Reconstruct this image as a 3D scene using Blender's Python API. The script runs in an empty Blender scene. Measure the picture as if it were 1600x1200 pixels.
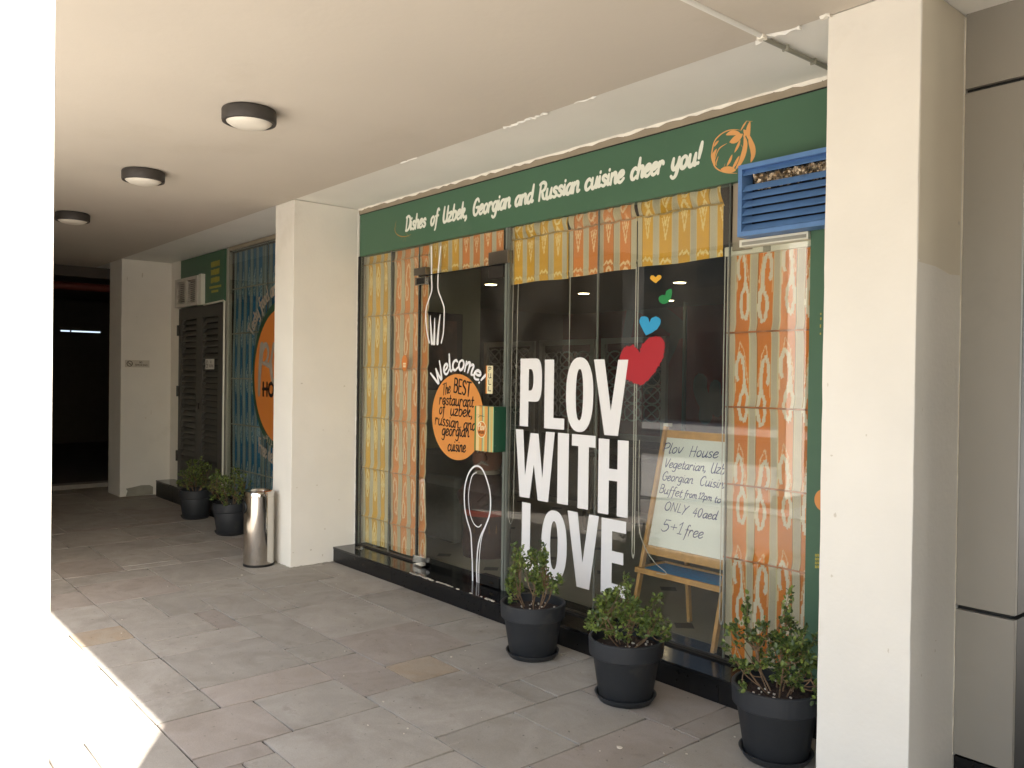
import bpy, bmesh, math, random
import numpy as np
from mathutils import Vector, Matrix
random.seed(7); rng = np.random.default_rng(7)
R = math.radians
S = bpy.context.scene
COL = S.collection
PI = math.pi

# ------------------------------------------------------------------ camera, sky, sun, exposure
FPX, CAMH = 1294.0, 1.55                     # focal length in pixels of the 1600 px photograph, eye height
yaw, roll, pit = R(40.47), R(0.775), math.atan(11.5/FPX)
fwd = Vector((-math.cos(yaw)*math.cos(pit), math.sin(yaw)*math.cos(pit), -math.sin(pit)))
r0 = Vector((math.sin(yaw), math.cos(yaw), 0)); u0 = r0.cross(fwd)
rgt = r0*math.cos(roll) + u0*math.sin(roll)
upv = rgt.cross(fwd)
cam = bpy.data.cameras.new('camera'); camo = bpy.data.objects.new('camera', cam); COL.objects.link(camo)
camo.matrix_world = Matrix(((rgt.x, upv.x, -fwd.x, 0), (rgt.y, upv.y, -fwd.y, 0), (rgt.z, upv.z, -fwd.z, CAMH), (0, 0, 0, 1)))
cam.sensor_width = 36; cam.lens = FPX/1600*36; cam.clip_start = 0.05; cam.clip_end = 2000
S.camera = camo
SUN_EL, SUN_DX, SUN_DY = R(50.0), 0.85, -0.527      # direction towards the sun on plan
W = bpy.data.worlds.new("World"); S.world = W; W.use_nodes = True
nt = W.node_tree; nt.nodes.clear()
sky = nt.nodes.new('ShaderNodeTexSky'); sky.sky_type = 'NISHITA'; sky.sun_disc = False
sky.sun_elevation = SUN_EL; sky.sun_rotation = math.atan2(SUN_DX, SUN_DY)
sky.air_density = 1.3; sky.dust_density = 3.0
bg = nt.nodes.new('ShaderNodeBackground'); bg.inputs[1].default_value = 0.15
wo = nt.nodes.new('ShaderNodeOutputWorld'); nt.links.new(sky.outputs[0], bg.inputs[0]); nt.links.new(bg.outputs[0], wo.inputs[0])
sl = bpy.data.lights.new('sun', 'SUN'); sl.energy = 5.0; sl.angle = R(0.55); sl.color = (1.0, 0.955, 0.90)
so = bpy.data.objects.new('sun', sl); COL.objects.link(so)
sd = Vector((SUN_DX*math.cos(SUN_EL), SUN_DY*math.cos(SUN_EL), math.sin(SUN_EL)))
so.rotation_euler = sd.to_track_quat('Z', 'Y').to_euler(); so.location = (6, -6, 12)
S.view_settings.view_transform = 'Standard'; S.view_settings.look = 'None'
S.view_settings.exposure = 2.1; S.view_settings.gamma = 1; S.view_settings.use_curve_mapping = False
S.render.engine = 'CYCLES'
S.cycles.max_bounces = 14; S.cycles.diffuse_bounces = 8; S.cycles.glossy_bounces = 5
S.cycles.transparent_max_bounces = 16; S.cycles.sample_clamp_indirect = 6.0
S.cycles.use_denoising = True

def at(px, py, axis=1, val=3.545):
    """point of a real plane seen at a pixel of the surveyed photograph (used to measure flat print)"""
    d = fwd + rgt*((px-800)/FPX) - upv*((py-600)/FPX)
    c = Vector((0, 0, CAMH)); t = (val-c[axis])/d[axis]
    return c + d*t
def atp(px, py, p0, n):
    d = fwd + rgt*((px-800)/FPX) - upv*((py-600)/FPX)
    c = Vector((0, 0, CAMH)); t = (p0-c).dot(n)/d.dot(n)
    return c + d*t

# ------------------------------------------------------------------ materials
def lin(c):
    return tuple((v/255/12.92 if v <= 10 else ((v/255+0.055)/1.055)**2.4) for v in c)
def new_mat(name):
    m = bpy.data.materials.new(name); m.use_nodes = True
    b = m.node_tree.nodes['Principled BSDF']
    return m, m.node_tree, b
def mat(name, rgb, rough=0.6, metal=0.0, var=0.08, scale=6.0, bump=0.0, bscale=60.0, spec=0.5, rand=0.0, detail=5.0, stain=None, coat=0.0):
    """procedural material: colour broken up by noise in world space, optional fine bump, stains and per-object tint"""
    m, t, b = new_mat(name)
    N = t.nodes; L = t.links
    c = lin(rgb)
    geo = N.new('ShaderNodeNewGeometry')
    nz = N.new('ShaderNodeTexNoise'); nz.inputs['Scale'].default_value = scale; nz.inputs['Detail'].default_value = detail
    L.new(geo.outputs['Position'], nz.inputs['Vector'])
    rmp = N.new('ShaderNodeMapRange'); rmp.inputs['From Min'].default_value = 0.3; rmp.inputs['From Max'].default_value = 0.7
    rmp.inputs['To Min'].default_value = 1-var; rmp.inputs['To Max'].default_value = 1+var
    L.new(nz.outputs['Fac'], rmp.inputs['Value'])
    val = rmp.outputs[0]
    if rand:
        oi = N.new('ShaderNodeObjectInfo'); mr = N.new('ShaderNodeMapRange')
        mr.inputs['To Min'].default_value = 1-rand; mr.inputs['To Max'].default_value = 1+rand
        L.new(oi.outputs['Random'], mr.inputs['Value'])
        mu = N.new('ShaderNodeMath'); mu.operation = 'MULTIPLY'; L.new(val, mu.inputs[0]); L.new(mr.outputs[0], mu.inputs[1]); val = mu.outputs[0]
    vm = N.new('ShaderNodeVectorMath'); vm.operation = 'SCALE'; vm.inputs[0].default_value = c
    L.new(val, vm.inputs['Scale'])
    colr = vm.outputs[0]
    if stain:
        srgb, amt, sc, lo = stain
        n2 = N.new('ShaderNodeTexNoise'); n2.inputs['Scale'].default_value = sc; n2.inputs['Detail'].default_value = 8; n2.inputs['Roughness'].default_value = 0.65
        L.new(geo.outputs['Position'], n2.inputs['Vector'])
        r2 = N.new('ShaderNodeMapRange'); r2.inputs['From Min'].default_value = lo; r2.inputs['From Max'].default_value = lo+0.12
        r2.inputs['To Max'].default_value = amt; L.new(n2.outputs['Fac'], r2.inputs['Value'])
        mx = N.new('ShaderNodeMix'); mx.data_type = 'RGBA'; L.new(r2.outputs[0], mx.inputs['Factor'])
        L.new(colr, mx.inputs['A']); mx.inputs['B'].default_value = (*lin(srgb), 1); colr = mx.outputs['Result']
    L.new(colr, b.inputs['Base Color'])
    b.inputs['Metallic'].default_value = metal
    b.inputs['Specular IOR Level'].default_value = spec
    if coat: b.inputs['Coat Weight'].default_value = coat; b.inputs['Coat Roughness'].default_value = 0.05
    rr = N.new('ShaderNodeMapRange'); rr.inputs['To Min'].default_value = max(rough-0.08, 0.02); rr.inputs['To Max'].default_value = min(rough+0.08, 1)
    L.new(nz.outputs['Fac'], rr.inputs['Value']); L.new(rr.outputs[0], b.inputs['Roughness'])
    if bump:
        n3 = N.new('ShaderNodeTexNoise'); n3.inputs['Scale'].default_value = bscale; n3.inputs['Detail'].default_value = 6
        L.new(geo.outputs['Position'], n3.inputs['Vector'])
        bp = N.new('ShaderNodeBump'); bp.inputs['Strength'].default_value = bump; bp.inputs['Distance'].default_value = 0.01
        L.new(n3.outputs['Fac'], bp.inputs['Height']); L.new(bp.outputs[0], b.inputs['Normal'])
    return m
def emis(name, rgb, s):
    m, t, b = new_mat(name)
    b.inputs['Base Color'].default_value = (*lin(rgb), 1); b.inputs['Emission Color'].default_value = (*lin(rgb), 1); b.inputs['Emission Strength'].default_value = s
    return m
def glassmat(name, tint=(225, 232, 226), ior=1.5, rough=0.0):
    m = bpy.data.materials.new(name); m.use_nodes = True; t = m.node_tree; t.nodes.clear(); N = t.nodes; L = t.links
    o = N.new('ShaderNodeOutputMaterial'); mx = N.new('ShaderNodeMixShader'); tr = N.new('ShaderNodeBsdfTransparent'); gl = N.new('ShaderNodeBsdfGlossy')
    fr = N.new('ShaderNodeFresnel'); fr.inputs[0].default_value = ior
    tr.inputs[0].default_value = (*lin(tint), 1); gl.inputs['Roughness'].default_value = rough; gl.inputs[0].default_value = (1, 1, 1, 1)
    ge = N.new('ShaderNodeNewGeometry'); inv = N.new('ShaderNodeMath'); inv.operation = 'SUBTRACT'; inv.inputs[0].default_value = 1.0; L.new(ge.outputs['Backfacing'], inv.inputs[1])
    mu = N.new('ShaderNodeMath'); mu.operation = 'MULTIPLY'; L.new(fr.outputs[0], mu.inputs[0]); L.new(inv.outputs[0], mu.inputs[1])
    L.new(mu.outputs[0], mx.inputs[0]); L.new(tr.outputs[0], mx.inputs[1]); L.new(gl.outputs[0], mx.inputs[2]); g2 = N.new('ShaderNodeNewGeometry'); nz = N.new('ShaderNodeTexNoise'); nz.inputs['Scale'].default_value = 2.2; nz.inputs['Detail'].default_value = 7; nz.inputs['Distortion'].default_value = 1.5; L.new(g2.outputs['Position'], nz.inputs['Vector'])
    mr = N.new('ShaderNodeMapRange'); mr.inputs['From Min'].default_value = 0.4; mr.inputs['From Max'].default_value = 0.7; mr.inputs['To Min'].default_value = 0.008; mr.inputs['To Max'].default_value = 0.030; L.new(nz.outputs['Fac'], mr.inputs['Value'])
    df = N.new('ShaderNodeBsdfDiffuse'); df.inputs[0].default_value = (0.62, 0.58, 0.52, 1); m2 = N.new('ShaderNodeMixShader'); L.new(mr.outputs[0], m2.inputs[0]); L.new(mx.outputs[0], m2.inputs[1]); L.new(df.outputs[0], m2.inputs[2]); L.new(m2.outputs[0], o.inputs[0])   # film of dust and smears
    return m
def attrmat(name, rough=0.85, weave=0.25):
    m, t, b = new_mat(name); N = t.nodes; L = t.links
    a = N.new('ShaderNodeVertexColor'); a.layer_name = 'print'
    geo = N.new('ShaderNodeNewGeometry'); mp = N.new('ShaderNodeMapping'); mp.inputs['Scale'].default_value = (700, 700, 90)
    nz = N.new('ShaderNodeTexNoise'); nz.inputs['Scale'].default_value = 1.0; nz.inputs['Detail'].default_value = 2
    L.new(geo.outputs['Position'], mp.inputs[0]); L.new(mp.outputs[0], nz.inputs['Vector'])
    mr = N.new('ShaderNodeMapRange'); mr.inputs['To Min'].default_value = 1-weave; mr.inputs['To Max'].default_value = 1+weave; L.new(nz.outputs['Fac'], mr.inputs[0])
    vm = N.new('ShaderNodeVectorMath'); vm.operation = 'SCALE'; L.new(a.outputs[0], vm.inputs[0]); L.new(mr.outputs[0], vm.inputs['Scale'])
    L.new(vm.outputs[0], b.inputs['Base Color']); b.inputs['Roughness'].default_value = rough; b.inputs['Specular IOR Level'].default_value = 0.2
    return m

M = {}
M['wall'] = mat('painted_plaster', (229, 224, 213), 0.85, var=0.03, scale=3, bump=0.12, bscale=45, spec=0.2, stain=((190, 180, 160), 0.25, 1.6, 0.62))
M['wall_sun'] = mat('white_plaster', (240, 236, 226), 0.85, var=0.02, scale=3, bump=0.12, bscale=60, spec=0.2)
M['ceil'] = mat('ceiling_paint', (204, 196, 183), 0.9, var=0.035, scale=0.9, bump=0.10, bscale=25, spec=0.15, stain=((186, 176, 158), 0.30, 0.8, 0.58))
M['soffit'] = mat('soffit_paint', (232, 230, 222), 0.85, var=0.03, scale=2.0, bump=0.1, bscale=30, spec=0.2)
M['bead'] = mat('plaster_bead', (243, 238, 225), 0.9, var=0.04, scale=12, bump=0.6, bscale=60, spec=0.2)
M['greige'] = mat('frame_greige', (150, 138, 118), 0.7, var=0.08, scale=8)
M['stone'] = mat('sandstone', (133, 128, 120), 0.82, var=0.09, scale=2.6, bump=0.25, bscale=35, spec=0.3, rand=0.06, detail=9, stain=((80, 71, 62), 0.45, 2.2, 0.575))
M['stone2'] = mat('sandstone_pink', (130, 122, 114), 0.82, var=0.08, scale=2.6, bump=0.25, bscale=35, spec=0.3, rand=0.06, detail=9, stain=((80, 71, 62), 0.4, 2.2, 0.59))
M['stone_tan'] = mat('sandstone_tan', (138, 122, 102), 0.82, var=0.14, scale=5, bump=0.25, bscale=35, spec=0.3, rand=0.05, detail=9, stain=((120, 108, 94), 0.6, 3.0, 0.5))
def stonemat(name, c0, c1, cst):
    m, t, b = new_mat(name); N = t.nodes; L = t.links
    geo = N.new('ShaderNodeNewGeometry'); oi = N.new('ShaderNodeObjectInfo')
    sc = N.new('ShaderNodeVectorMath'); sc.operation = 'SCALE'; sc.inputs[0].default_value = (37, 61, 11); L.new(oi.outputs['Random'], sc.inputs['Scale'])
    ad = N.new('ShaderNodeVectorMath'); ad.operation = 'ADD'; L.new(geo.outputs['Position'], ad.inputs[0]); L.new(sc.outputs[0], ad.inputs[1])
    def noise(vec, s_, d_, rgh=0.6, dist=0.0):
        n = N.new('ShaderNodeTexNoise'); n.inputs['Scale'].default_value = s_; n.inputs['Detail'].default_value = d_; n.inputs['Roughness'].default_value = rgh; n.inputs['Distortion'].default_value = dist; L.new(vec, n.inputs['Vector']); return n.outputs['Fac']
    def mrange(v, a, b_, lo=0.0, hi=1.0):
        q = N.new('ShaderNodeMapRange'); q.inputs['From Min'].default_value = a; q.inputs['From Max'].default_value = b_; q.inputs['To Min'].default_value = lo; q.inputs['To Max'].default_value = hi; L.new(v, q.inputs['Value']); return q.outputs[0]
    def mixc(f, A, B):
        q = N.new('ShaderNodeMix'); q.data_type = 'RGBA'; L.new(f, q.inputs['Factor'])
        for i, x in (('A', A), ('B', B)):
            if isinstance(x, tuple): q.inputs[i].default_value = (*lin(x), 1)
            else: L.new(x, q.inputs[i])
        return q.outputs['Result']
    P = geo.outputs['Position']; A = ad.outputs[0]
    col = mixc(mrange(noise(A, 3.2, 6, 0.6, 1.2), 0.35, 0.68), c0, c1)                      # bedding colour, different on every stone
    col = mixc(mrange(noise(P, 1.3, 9, 0.7), 0.54, 0.72, 0, 0.55), col, cst)                  # trodden grime across the stones
    col = mixc(mrange(noise(P, 5.5, 8, 0.72), 0.60, 0.70, 0, 0.45), col, cst)
    col = mixc(mrange(noise(P, 2.1, 10, 0.75, 0.8), 0.60, 0.75, 0, 0.35), col, tuple(min(255, int(v*1.22)) for v in c1))   # pale dusty scuffs
    col = mixc(mrange(noise(P, 34.0, 3, 0.5), 0.69, 0.73, 0, 0.6), col, (58, 52, 46))        # small dark spots
    vm = N.new('ShaderNodeVectorMath'); vm.operation = 'SCALE'; L.new(col, vm.inputs[0])
    tot = N.new('ShaderNodeMath'); tot.operation = 'MULTIPLY'; L.new(mrange(oi.outputs['Random'], 0, 1, 0.91, 1.09), tot.inputs[0]); L.new(mrange(noise(P, 170, 4, 0.7), 0.3, 0.7, 0.90, 1.10), tot.inputs[1])
    L.new(tot.outputs[0], vm.inputs['Scale']); L.new(vm.outputs[0], b.inputs['Base Color'])
    L.new(mrange(noise(P, 4, 6), 0.3, 0.7, 0.6, 0.9), b.inputs['Roughness']); b.inputs['Specular IOR Level'].default_value = 0.35
    bp = N.new('ShaderNodeBump'); bp.inputs['Strength'].default_value = 0.45; bp.inputs['Distance'].default_value = 0.006
    hh = N.new('ShaderNodeMath'); hh.operation = 'ADD'; L.new(noise(A, 14, 8, 0.62), hh.inputs[0]); L.new(mrange(noise(P, 90, 4), 0, 1, 0, 0.25), hh.inputs[1]); L.new(hh.outputs[0], bp.inputs['Height']); L.new(bp.outputs[0], b.inputs['Normal'])
    return m
M['stone'] = stonemat('sandstone', (144, 138, 128), (159, 153, 144), (106, 96, 86)); M['stone2'] = stonemat('sandstone_warm', (143, 134, 124), (156, 147, 138), (104, 94, 84)); M['stone_tan'] = stonemat('sandstone_tan', (152, 136, 116), (155, 145, 130), (110, 95, 78))
M['mortar'] = mat('mortar', (48, 42, 36), 0.95, var=0.25, scale=14, bump=0.5, bscale=90, spec=0.1)
M['plaza'] = mat('plaza_paving', (174, 170, 162), 0.9, var=0.08, scale=0.8, spec=0.2)
M['darkstone'] = mat('dark_stone', (70, 66, 62), 0.7, var=0.15, scale=6)
M['asphalt'] = mat('asphalt', (66, 64, 62), 0.9, var=0.2, scale=4, bump=0.3, bscale=120)
M['granite'] = mat('black_granite', (24, 24, 25), 0.12, var=0.25, scale=40, spec=0.5, rand=0.12)
M['granite_f'] = mat('black_granite_front', (20, 20, 21), 0.30, var=0.25, scale=40, spec=0.35, rand=0.12)
M['green'] = mat('sign_green', (70, 104, 80), 0.48, var=0.04, scale=1.2, spec=0.4, stain=((92, 118, 96), 0.35, 3.0, 0.6))
M['white'] = mat('white_vinyl', (232, 230, 228), 0.5, var=0.015, scale=3)
M['signwhite'] = mat('sign_lettering_white', (226, 228, 214), 0.5, var=0.02, scale=6)
M['orange'] = mat('orange_vinyl', (216, 142, 70), 0.45, var=0.02, scale=4)
M['black'] = mat('black_vinyl', (22, 18, 16), 0.5, var=0.1)
M['brownorange'] = mat('logo_orange', (205, 122, 52), 0.45, var=0.03, scale=4)
M['dgreen'] = mat('logo_dark_green', (40, 70, 48), 0.5, var=0.05)
M['red'] = mat('red_vinyl', (168, 24, 36), 0.5, var=0.03)
M['blue_v'] = mat('blue_vinyl', (40, 150, 196), 0.5, var=0.03)
M['green_v'] = mat('green_vinyl', (26, 128, 66), 0.5, var=0.03)
M['yel_v'] = mat('yellow_vinyl', (216, 164, 48), 0.5, var=0.03)
M['yeltext'] = mat('yellow_print', (170, 160, 70), 0.6, var=0.1, scale=30)
M['twig'] = mat('ochre_print', (168, 130, 60), 0.6, var=0.05)
M['shade_wall'] = mat('shade_wall_grey', (84, 80, 74), 0.7, var=0.05, scale=2)
M['colclad'] = mat('column_cladding', (74, 74, 70), 0.6, var=0.05, scale=2)
M['patchgrey'] = mat('grey_render', (150, 146, 132), 0.9, var=0.1, scale=10, bump=0.4, bscale=60)
M['scuff'] = mat('scuff', (206, 198, 182), 0.9, var=0.12, scale=30)
M['patch'] = mat('older_paint', (219, 210, 190), 0.85, var=0.03, scale=3, spec=0.2)
M['bulb'] = mat('bulb_print', (214, 156, 92), 0.5, var=0.03, scale=8)
M['glass'] = glassmat('window_glass', (246, 247, 244), 1.62)
M['glass_edge'] = mat('glass_edge', (112, 116, 108), 0.15, var=0.1, spec=0.6)
M['blackgap'] = mat('black_sealant', (16, 16, 15), 0.5, var=0.1)
M['steel'] = mat('brushed_steel', (128, 122, 112), 0.32, metal=0.9, var=0.05, scale=20)
M['darkmetal'] = mat('dark_metal', (58, 54, 50), 0.4, metal=0.5, var=0.08, scale=20)
M['chrome'] = mat('polished_chrome', (205, 200, 192), 0.11, metal=1.0, var=0.02, scale=12, bump=0.02, bscale=5)
M['plastic'] = mat('black_plastic', (26, 26, 26), 0.45, var=0.05, spec=0.4)
M['pot'] = mat('charcoal_pot', (42, 44, 47), 0.55, var=0.06, scale=9, bump=0.05, bscale=200, spec=0.4, stain=((98, 92, 82), 0.22, 6, 0.56))
M['soil'] = mat('potting_soil', (52, 38, 30), 0.95, var=0.5, scale=60, bump=1.0, bscale=130)
M['chip'] = mat('pale_chip', (214, 204, 186), 0.9, var=0.1, rand=0.1)
M['stem'] = mat('woody_stem', (122, 98, 74), 0.9, var=0.25, scale=60)
M['lampring'] = mat('lamp_ring', (62, 58, 54), 0.55, var=0.04)
M['lampglass'] = mat('lamp_diffuser', (232, 226, 212), 0.35, var=0.02, spec=0.5)
M['bluepaint'] = mat('blue_louvre_paint', (92, 130, 180), 0.5, var=0.10, scale=10, spec=0.4, stain=((96, 92, 88), 0.45, 9, 0.6))
M['foil'] = mat('crumpled_foil', (168, 152, 130), 0.28, metal=0.85, var=0.4, scale=25, bump=1.0, bscale=30)
M['cream'] = mat('cream_pvc', (218, 216, 200), 0.5, var=0.03)
M['greyframe'] = mat('grey_frame', (150, 148, 134), 0.5, var=0.05)
M['clad'] = mat('aluminium_cladding', (142, 136, 125), 0.5, metal=0.1, var=0.06, scale=1.4, bump=0.03, bscale=3, stain=((120, 116, 108), 0.2, 3.0, 0.6))
M['clad_shaded'] = mat('shaded_cladding', (40, 39, 37), 0.5, metal=0.0, var=0.08, scale=1.4)  # pier side face: its shade and dark reflection put into the colour
M['louvdoor'] = mat('dark_louvre_paint', (74, 72, 66), 0.55, var=0.12, scale=8)
M['acgrille'] = mat('grille_paint', (196, 190, 178), 0.6, var=0.06)
M['wood'] = mat('pine_wood', (206, 158, 96), 0.5, var=0.12, scale=22, spec=0.4)
M['board'] = mat('whiteboard', (236, 240, 234), 0.35, var=0.01, spec=0.5)
M['ink'] = mat('marker_ink', (24, 40, 110), 0.6, var=0.1)
M['bluetray'] = mat('blue_tray_cover', (44, 152, 216), 0.6, var=0.2, scale=40)
M['cord'] = mat('white_cord', (205, 200, 190), 0.6, var=0.05)
M['floor_in'] = mat('interior_tile', (150, 143, 120), 0.35, var=0.1, scale=4, spec=0.4)
M['diamond'] = mat('interior_dark_tile', (44, 38, 32), 0.4, var=0.2, scale=20)
M['olive'] = mat('olive_wall', (152, 152, 120), 0.85, var=0.04, scale=2)
M['maroon'] = mat('maroon_wall', (92, 34, 32), 0.85, var=0.15, scale=2)
M['dark_in'] = mat('dark_interior', (58, 52, 46), 0.9, var=0.1, scale=2)
M['teal_d'] = mat('mural_teal', (60, 74, 72), 0.8, var=0.05)
M['lattice'] = mat('lattice_paint', (120, 118, 110), 0.7, var=0.05)
M['uphol'] = mat('grey_upholstery', (80, 82, 76), 0.9, var=0.15, scale=20)
M['framewood'] = mat('dark_frame', (48, 32, 24), 0.4, var=0.15)
M['paint'] = mat('canvas_paint', (96, 62, 50), 0.7, var=0.7, scale=9)
M['skin'] = mat('doll_skin', (120, 72, 50), 0.6, var=0.08)
M['robe'] = mat('doll_robe', (58, 34, 30), 0.85, var=0.3, scale=30)
M['robe2'] = mat('doll_trim', (150, 110, 60), 0.8, var=0.3, scale=40)
M['redsash'] = mat('doll_sash', (140, 44, 24), 0.8, var=0.1)
M['dollwhite'] = mat('doll_white', (150, 140, 126), 0.8, var=0.1)
M['downlight'] = emis('downlight_lit', (255, 226, 176), 9.0)
M['tube'] = emis('fluorescent_lit', (215, 235, 255), 0.32)
M['redpipe'] = mat('red_pipe', (104, 44, 34), 0.5, var=0.1)
M['black_room'] = mat('dark_room', (88, 80, 72), 0.9, var=0.1)
M['facade_far'] = mat('far_wall', (108, 98, 84), 0.85, var=0.06, scale=0.5)
M['window_far'] = mat('far_window', (30, 36, 42), 0.12, var=0.1)
M['paper'] = mat('notice_paper', (205, 200, 190), 0.7, var=0.02)
M['notice_w'] = mat('notice_wall_film', (196, 188, 172), 0.7, var=0.02)
M['notice_ink'] = mat('notice_ink', (70, 60, 54), 0.7, var=0.02)
M['cream_plate'] = mat('cream_plate', (226, 216, 176), 0.5, var=0.02)
M['boxgreen'] = mat('box_green', (22, 74, 50), 0.35, var=0.04)
M['fabric'] = attrmat('ikat_fabric', weave=0.12)
M['printed'] = attrmat('printed_panel', rough=0.5, weave=0.03)
# leaves
def leafmat(name, c0, c1, c2):
    m, t, b = new_mat(name); N = t.nodes; L = t.links
    g = N.new('ShaderNodeNewGeometry'); cr = N.new('ShaderNodeValToRGB'); L.new(g.outputs['Random Per Island'], cr.inputs[0])
    e = cr.color_ramp.elements; e[0].color = (*lin(c0), 1); e[1].color = (*lin(c2), 1); e[0].position = 0.0; e[1].position = 1.0
    k = e.new(0.55); k.color = (*lin(c1), 1); k2 = e.new(0.93); k2.color = (*lin((136, 150, 70)), 1)
    L.new(cr.outputs[0], b.inputs['Base Color']); b.inputs['Roughness'].default_value = 0.38
    b.inputs['Transmission Weight'].default_value = 0.0
    # a little light through the blade
    o = N['Material Output']; tl = N.new('ShaderNodeBsdfTranslucent'); L.new(cr.outputs[0], tl.inputs[0]); mx = N.new('ShaderNodeMixShader'); mx.inputs[0].default_value = 0.25
    L.new(b.outputs[0], mx.inputs[1]); L.new(tl.outputs[0], mx.inputs[2]); L.new(mx.outputs[0], o.inputs[0])
    return m
M['leaf'] = leafmat('shrub_leaf', (66, 84, 44), (96, 114, 58), (138, 152, 88))
M['leaf_d'] = leafmat('shrub_leaf_dark', (58, 74, 40), (84, 102, 54), (116, 128, 74))

# ------------------------------------------------------------------ mesh helpers
class MB:
    def __init__(s): s.v = []; s.f = []; s.smooth = False
    def add(s, vs, fs):
        k = len(s.v); s.v += [tuple(v) for v in vs]; s.f += [tuple(i+k for i in f) for f in fs]; return s
    def box(s, x0, x1, y0, y1, z0, z1):
        if x0 > x1: x0, x1 = x1, x0
        if y0 > y1: y0, y1 = y1, y0
        if z0 > z1: z0, z1 = z1, z0
        return s.add([(x0,y0,z0),(x1,y0,z0),(x1,y1,z0),(x0,y1,z0),(x0,y0,z1),(x1,y0,z1),(x1,y1,z1),(x0,y1,z1)],
                     [(0,3,2,1),(4,5,6,7),(0,1,5,4),(1,2,6,5),(2,3,7,6),(3,0,4,7)])
    def bar(s, a, b, w, d, up=(0,0,1)):
        a = Vector(a); b = Vector(b); t = (b-a).normalized(); u = Vector(up)
        if abs(t.dot(u)) > 0.98: u = Vector((0,1,0))
        sx = t.cross(u).normalized()*(w/2); sy = t.cross(sx.normalized()).normalized()*(d/2)
        vs = [a-sx-sy, a+sx-sy, a+sx+sy, a-sx+sy, b-sx-sy, b+sx-sy, b+sx+sy, b-sx+sy]
        return s.add(vs, [(0,1,2,3),(7,6,5,4),(0,4,5,1),(1,5,6,2),(2,6,7,3),(3,7,4,0)])
    def tube(s, pts, r, n=8, cap=True):
        pts = [Vector(p) for p in pts]; k = len(s.v); rr = r if hasattr(r, '__len__') else [r]*len(pts)
        ref = None
        for i, p in enumerate(pts):
            t = (pts[min(i+1, len(pts)-1)]-pts[max(i-1, 0)]).normalized()
            if ref is None: ref = Vector((0,0,1)) if abs(t.z) < 0.9 else Vector((0,1,0))
            a = t.cross(ref).normalized(); b = t.cross(a).normalized(); ref = -b if False else ref
            for j in range(n):
                q = 2*PI*j/n; s.v.append(tuple(p + a*math.cos(q)*rr[i] + b*math.sin(q)*rr[i]))
        for i in range(len(pts)-1):
            for j in range(n):
                s.f.append((k+i*n+j, k+i*n+(j+1)%n, k+(i+1)*n+(j+1)%n, k+(i+1)*n+j))
        if cap:
            s.f.append(tuple(k+j for j in range(n))[::-1]); e = k+(len(pts)-1)*n; s.f.append(tuple(e+j for j in range(n)))
        return s
    def lathe(s, prof, c=(0,0,0), n=32):
        k = len(s.v)
        for (r, z) in prof:
            for j in range(n):
                q = 2*PI*j/n; s.v.append((c[0]+r*math.cos(q), c[1]+r*math.sin(q), c[2]+z))
        for i in range(len(prof)-1):
            for j in range(n):
                s.f.append((k+i*n+j, k+i*n+(j+1)%n, k+(i+1)*n+(j+1)%n, k+(i+1)*n+j))
        return s
    def disc(s, c, r, y, n=48, rz=None):          # facing -Y
        k = len(s.v); rz = rz or r
        s.v.append((c[0], y, c[1]))
        for j in range(n): q = 2*PI*j/n; s.v.append((c[0]+r*math.cos(q), y, c[1]+rz*math.sin(q)))
        for j in range(n): s.f.append((k, k+1+j, k+1+(j+1)%n))
        return s
    def prism(s, pts3, d):                         # polygon (world points) extruded by vector d
        n = len(pts3); d = Vector(d); k = len(s.v)
        for p in pts3: s.v.append(tuple(p))
        for p in pts3: s.v.append(tuple(Vector(p)+d))
        s.f.append(tuple(range(k, k+n))); s.f.append(tuple(range(k+2*n-1, k+n-1, -1)))
        for i in range(n): j = (i+1) % n; s.f.append((k+j, k+i, k+n+i, k+n+j))
        return s
def link(name, me, m, parent=None):
    o = bpy.data.objects.new(name, me); COL.objects.link(o)
    if m is not None and not me.materials: me.materials.append(m)
    if parent is not None: o.parent = parent
    return o
def root_of(p):
    while p is not None and p.parent is not None: p = p.parent
    return p
def obj(name, mb, m, parent=None, smooth=False, bevel=0.0, fix=True, world=True):
    me = bpy.data.meshes.new(name)
    off = Vector((0,0,0))
    if parent is not None and world: off = root_of(parent).location
    vs = [(v[0]-off.x, v[1]-off.y, v[2]-off.z) for v in mb.v]
    me.from_pydata(vs, [], mb.f)
    if fix:
        bm = bmesh.new(); bm.from_mesh(me); bmesh.ops.recalc_face_normals(bm, faces=bm.faces); bm.to_mesh(me); bm.free()
    if smooth:
        for p in me.polygons: p.use_smooth = True
    o = link(name, me, m, parent)
    if bevel:
        b = o.modifiers.new('bevel', 'BEVEL'); b.width = bevel; b.segments = 2; b.limit_method = 'ANGLE'; b.angle_limit = R(40)
    if smooth:
        me.set_sharp_from_angle(angle=R(38)) if hasattr(me, 'set_sharp_from_angle') else None
    return o
def tag(o, label, cat, group=None):
    o['label'] = label; o['category'] = cat
    if group: o['group'] = group
    return o
def thing(name, label, cat, loc=(0,0,0), group=None):
    o = bpy.data.objects.new(name, None); COL.objects.link(o); o.location = loc; o.empty_display_size = 0.1
    return tag(o, label, cat, group)
def struct(name, mb, m, parent=None, **k):
    o = obj(name, mb, m, parent, **k)
    if parent is None: o['kind'] = 'structure'
    return o
def dup(o, parent=None):
    c = o.copy(); COL.objects.link(c); c.parent = parent
    for ch in list(o.children): dup(ch, c)
    return c

# ------------------------------------------------------------------ dimensions (metres; x along the shop front, y into the shop)
YF = 3.545            # glass face of the shop front
YP = 3.33             # front of the granite plinth
YC = 2.95             # corridor face of the inner columns
HC = 2.94             # soffit height
YG = YF               # plane of the window film

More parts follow.
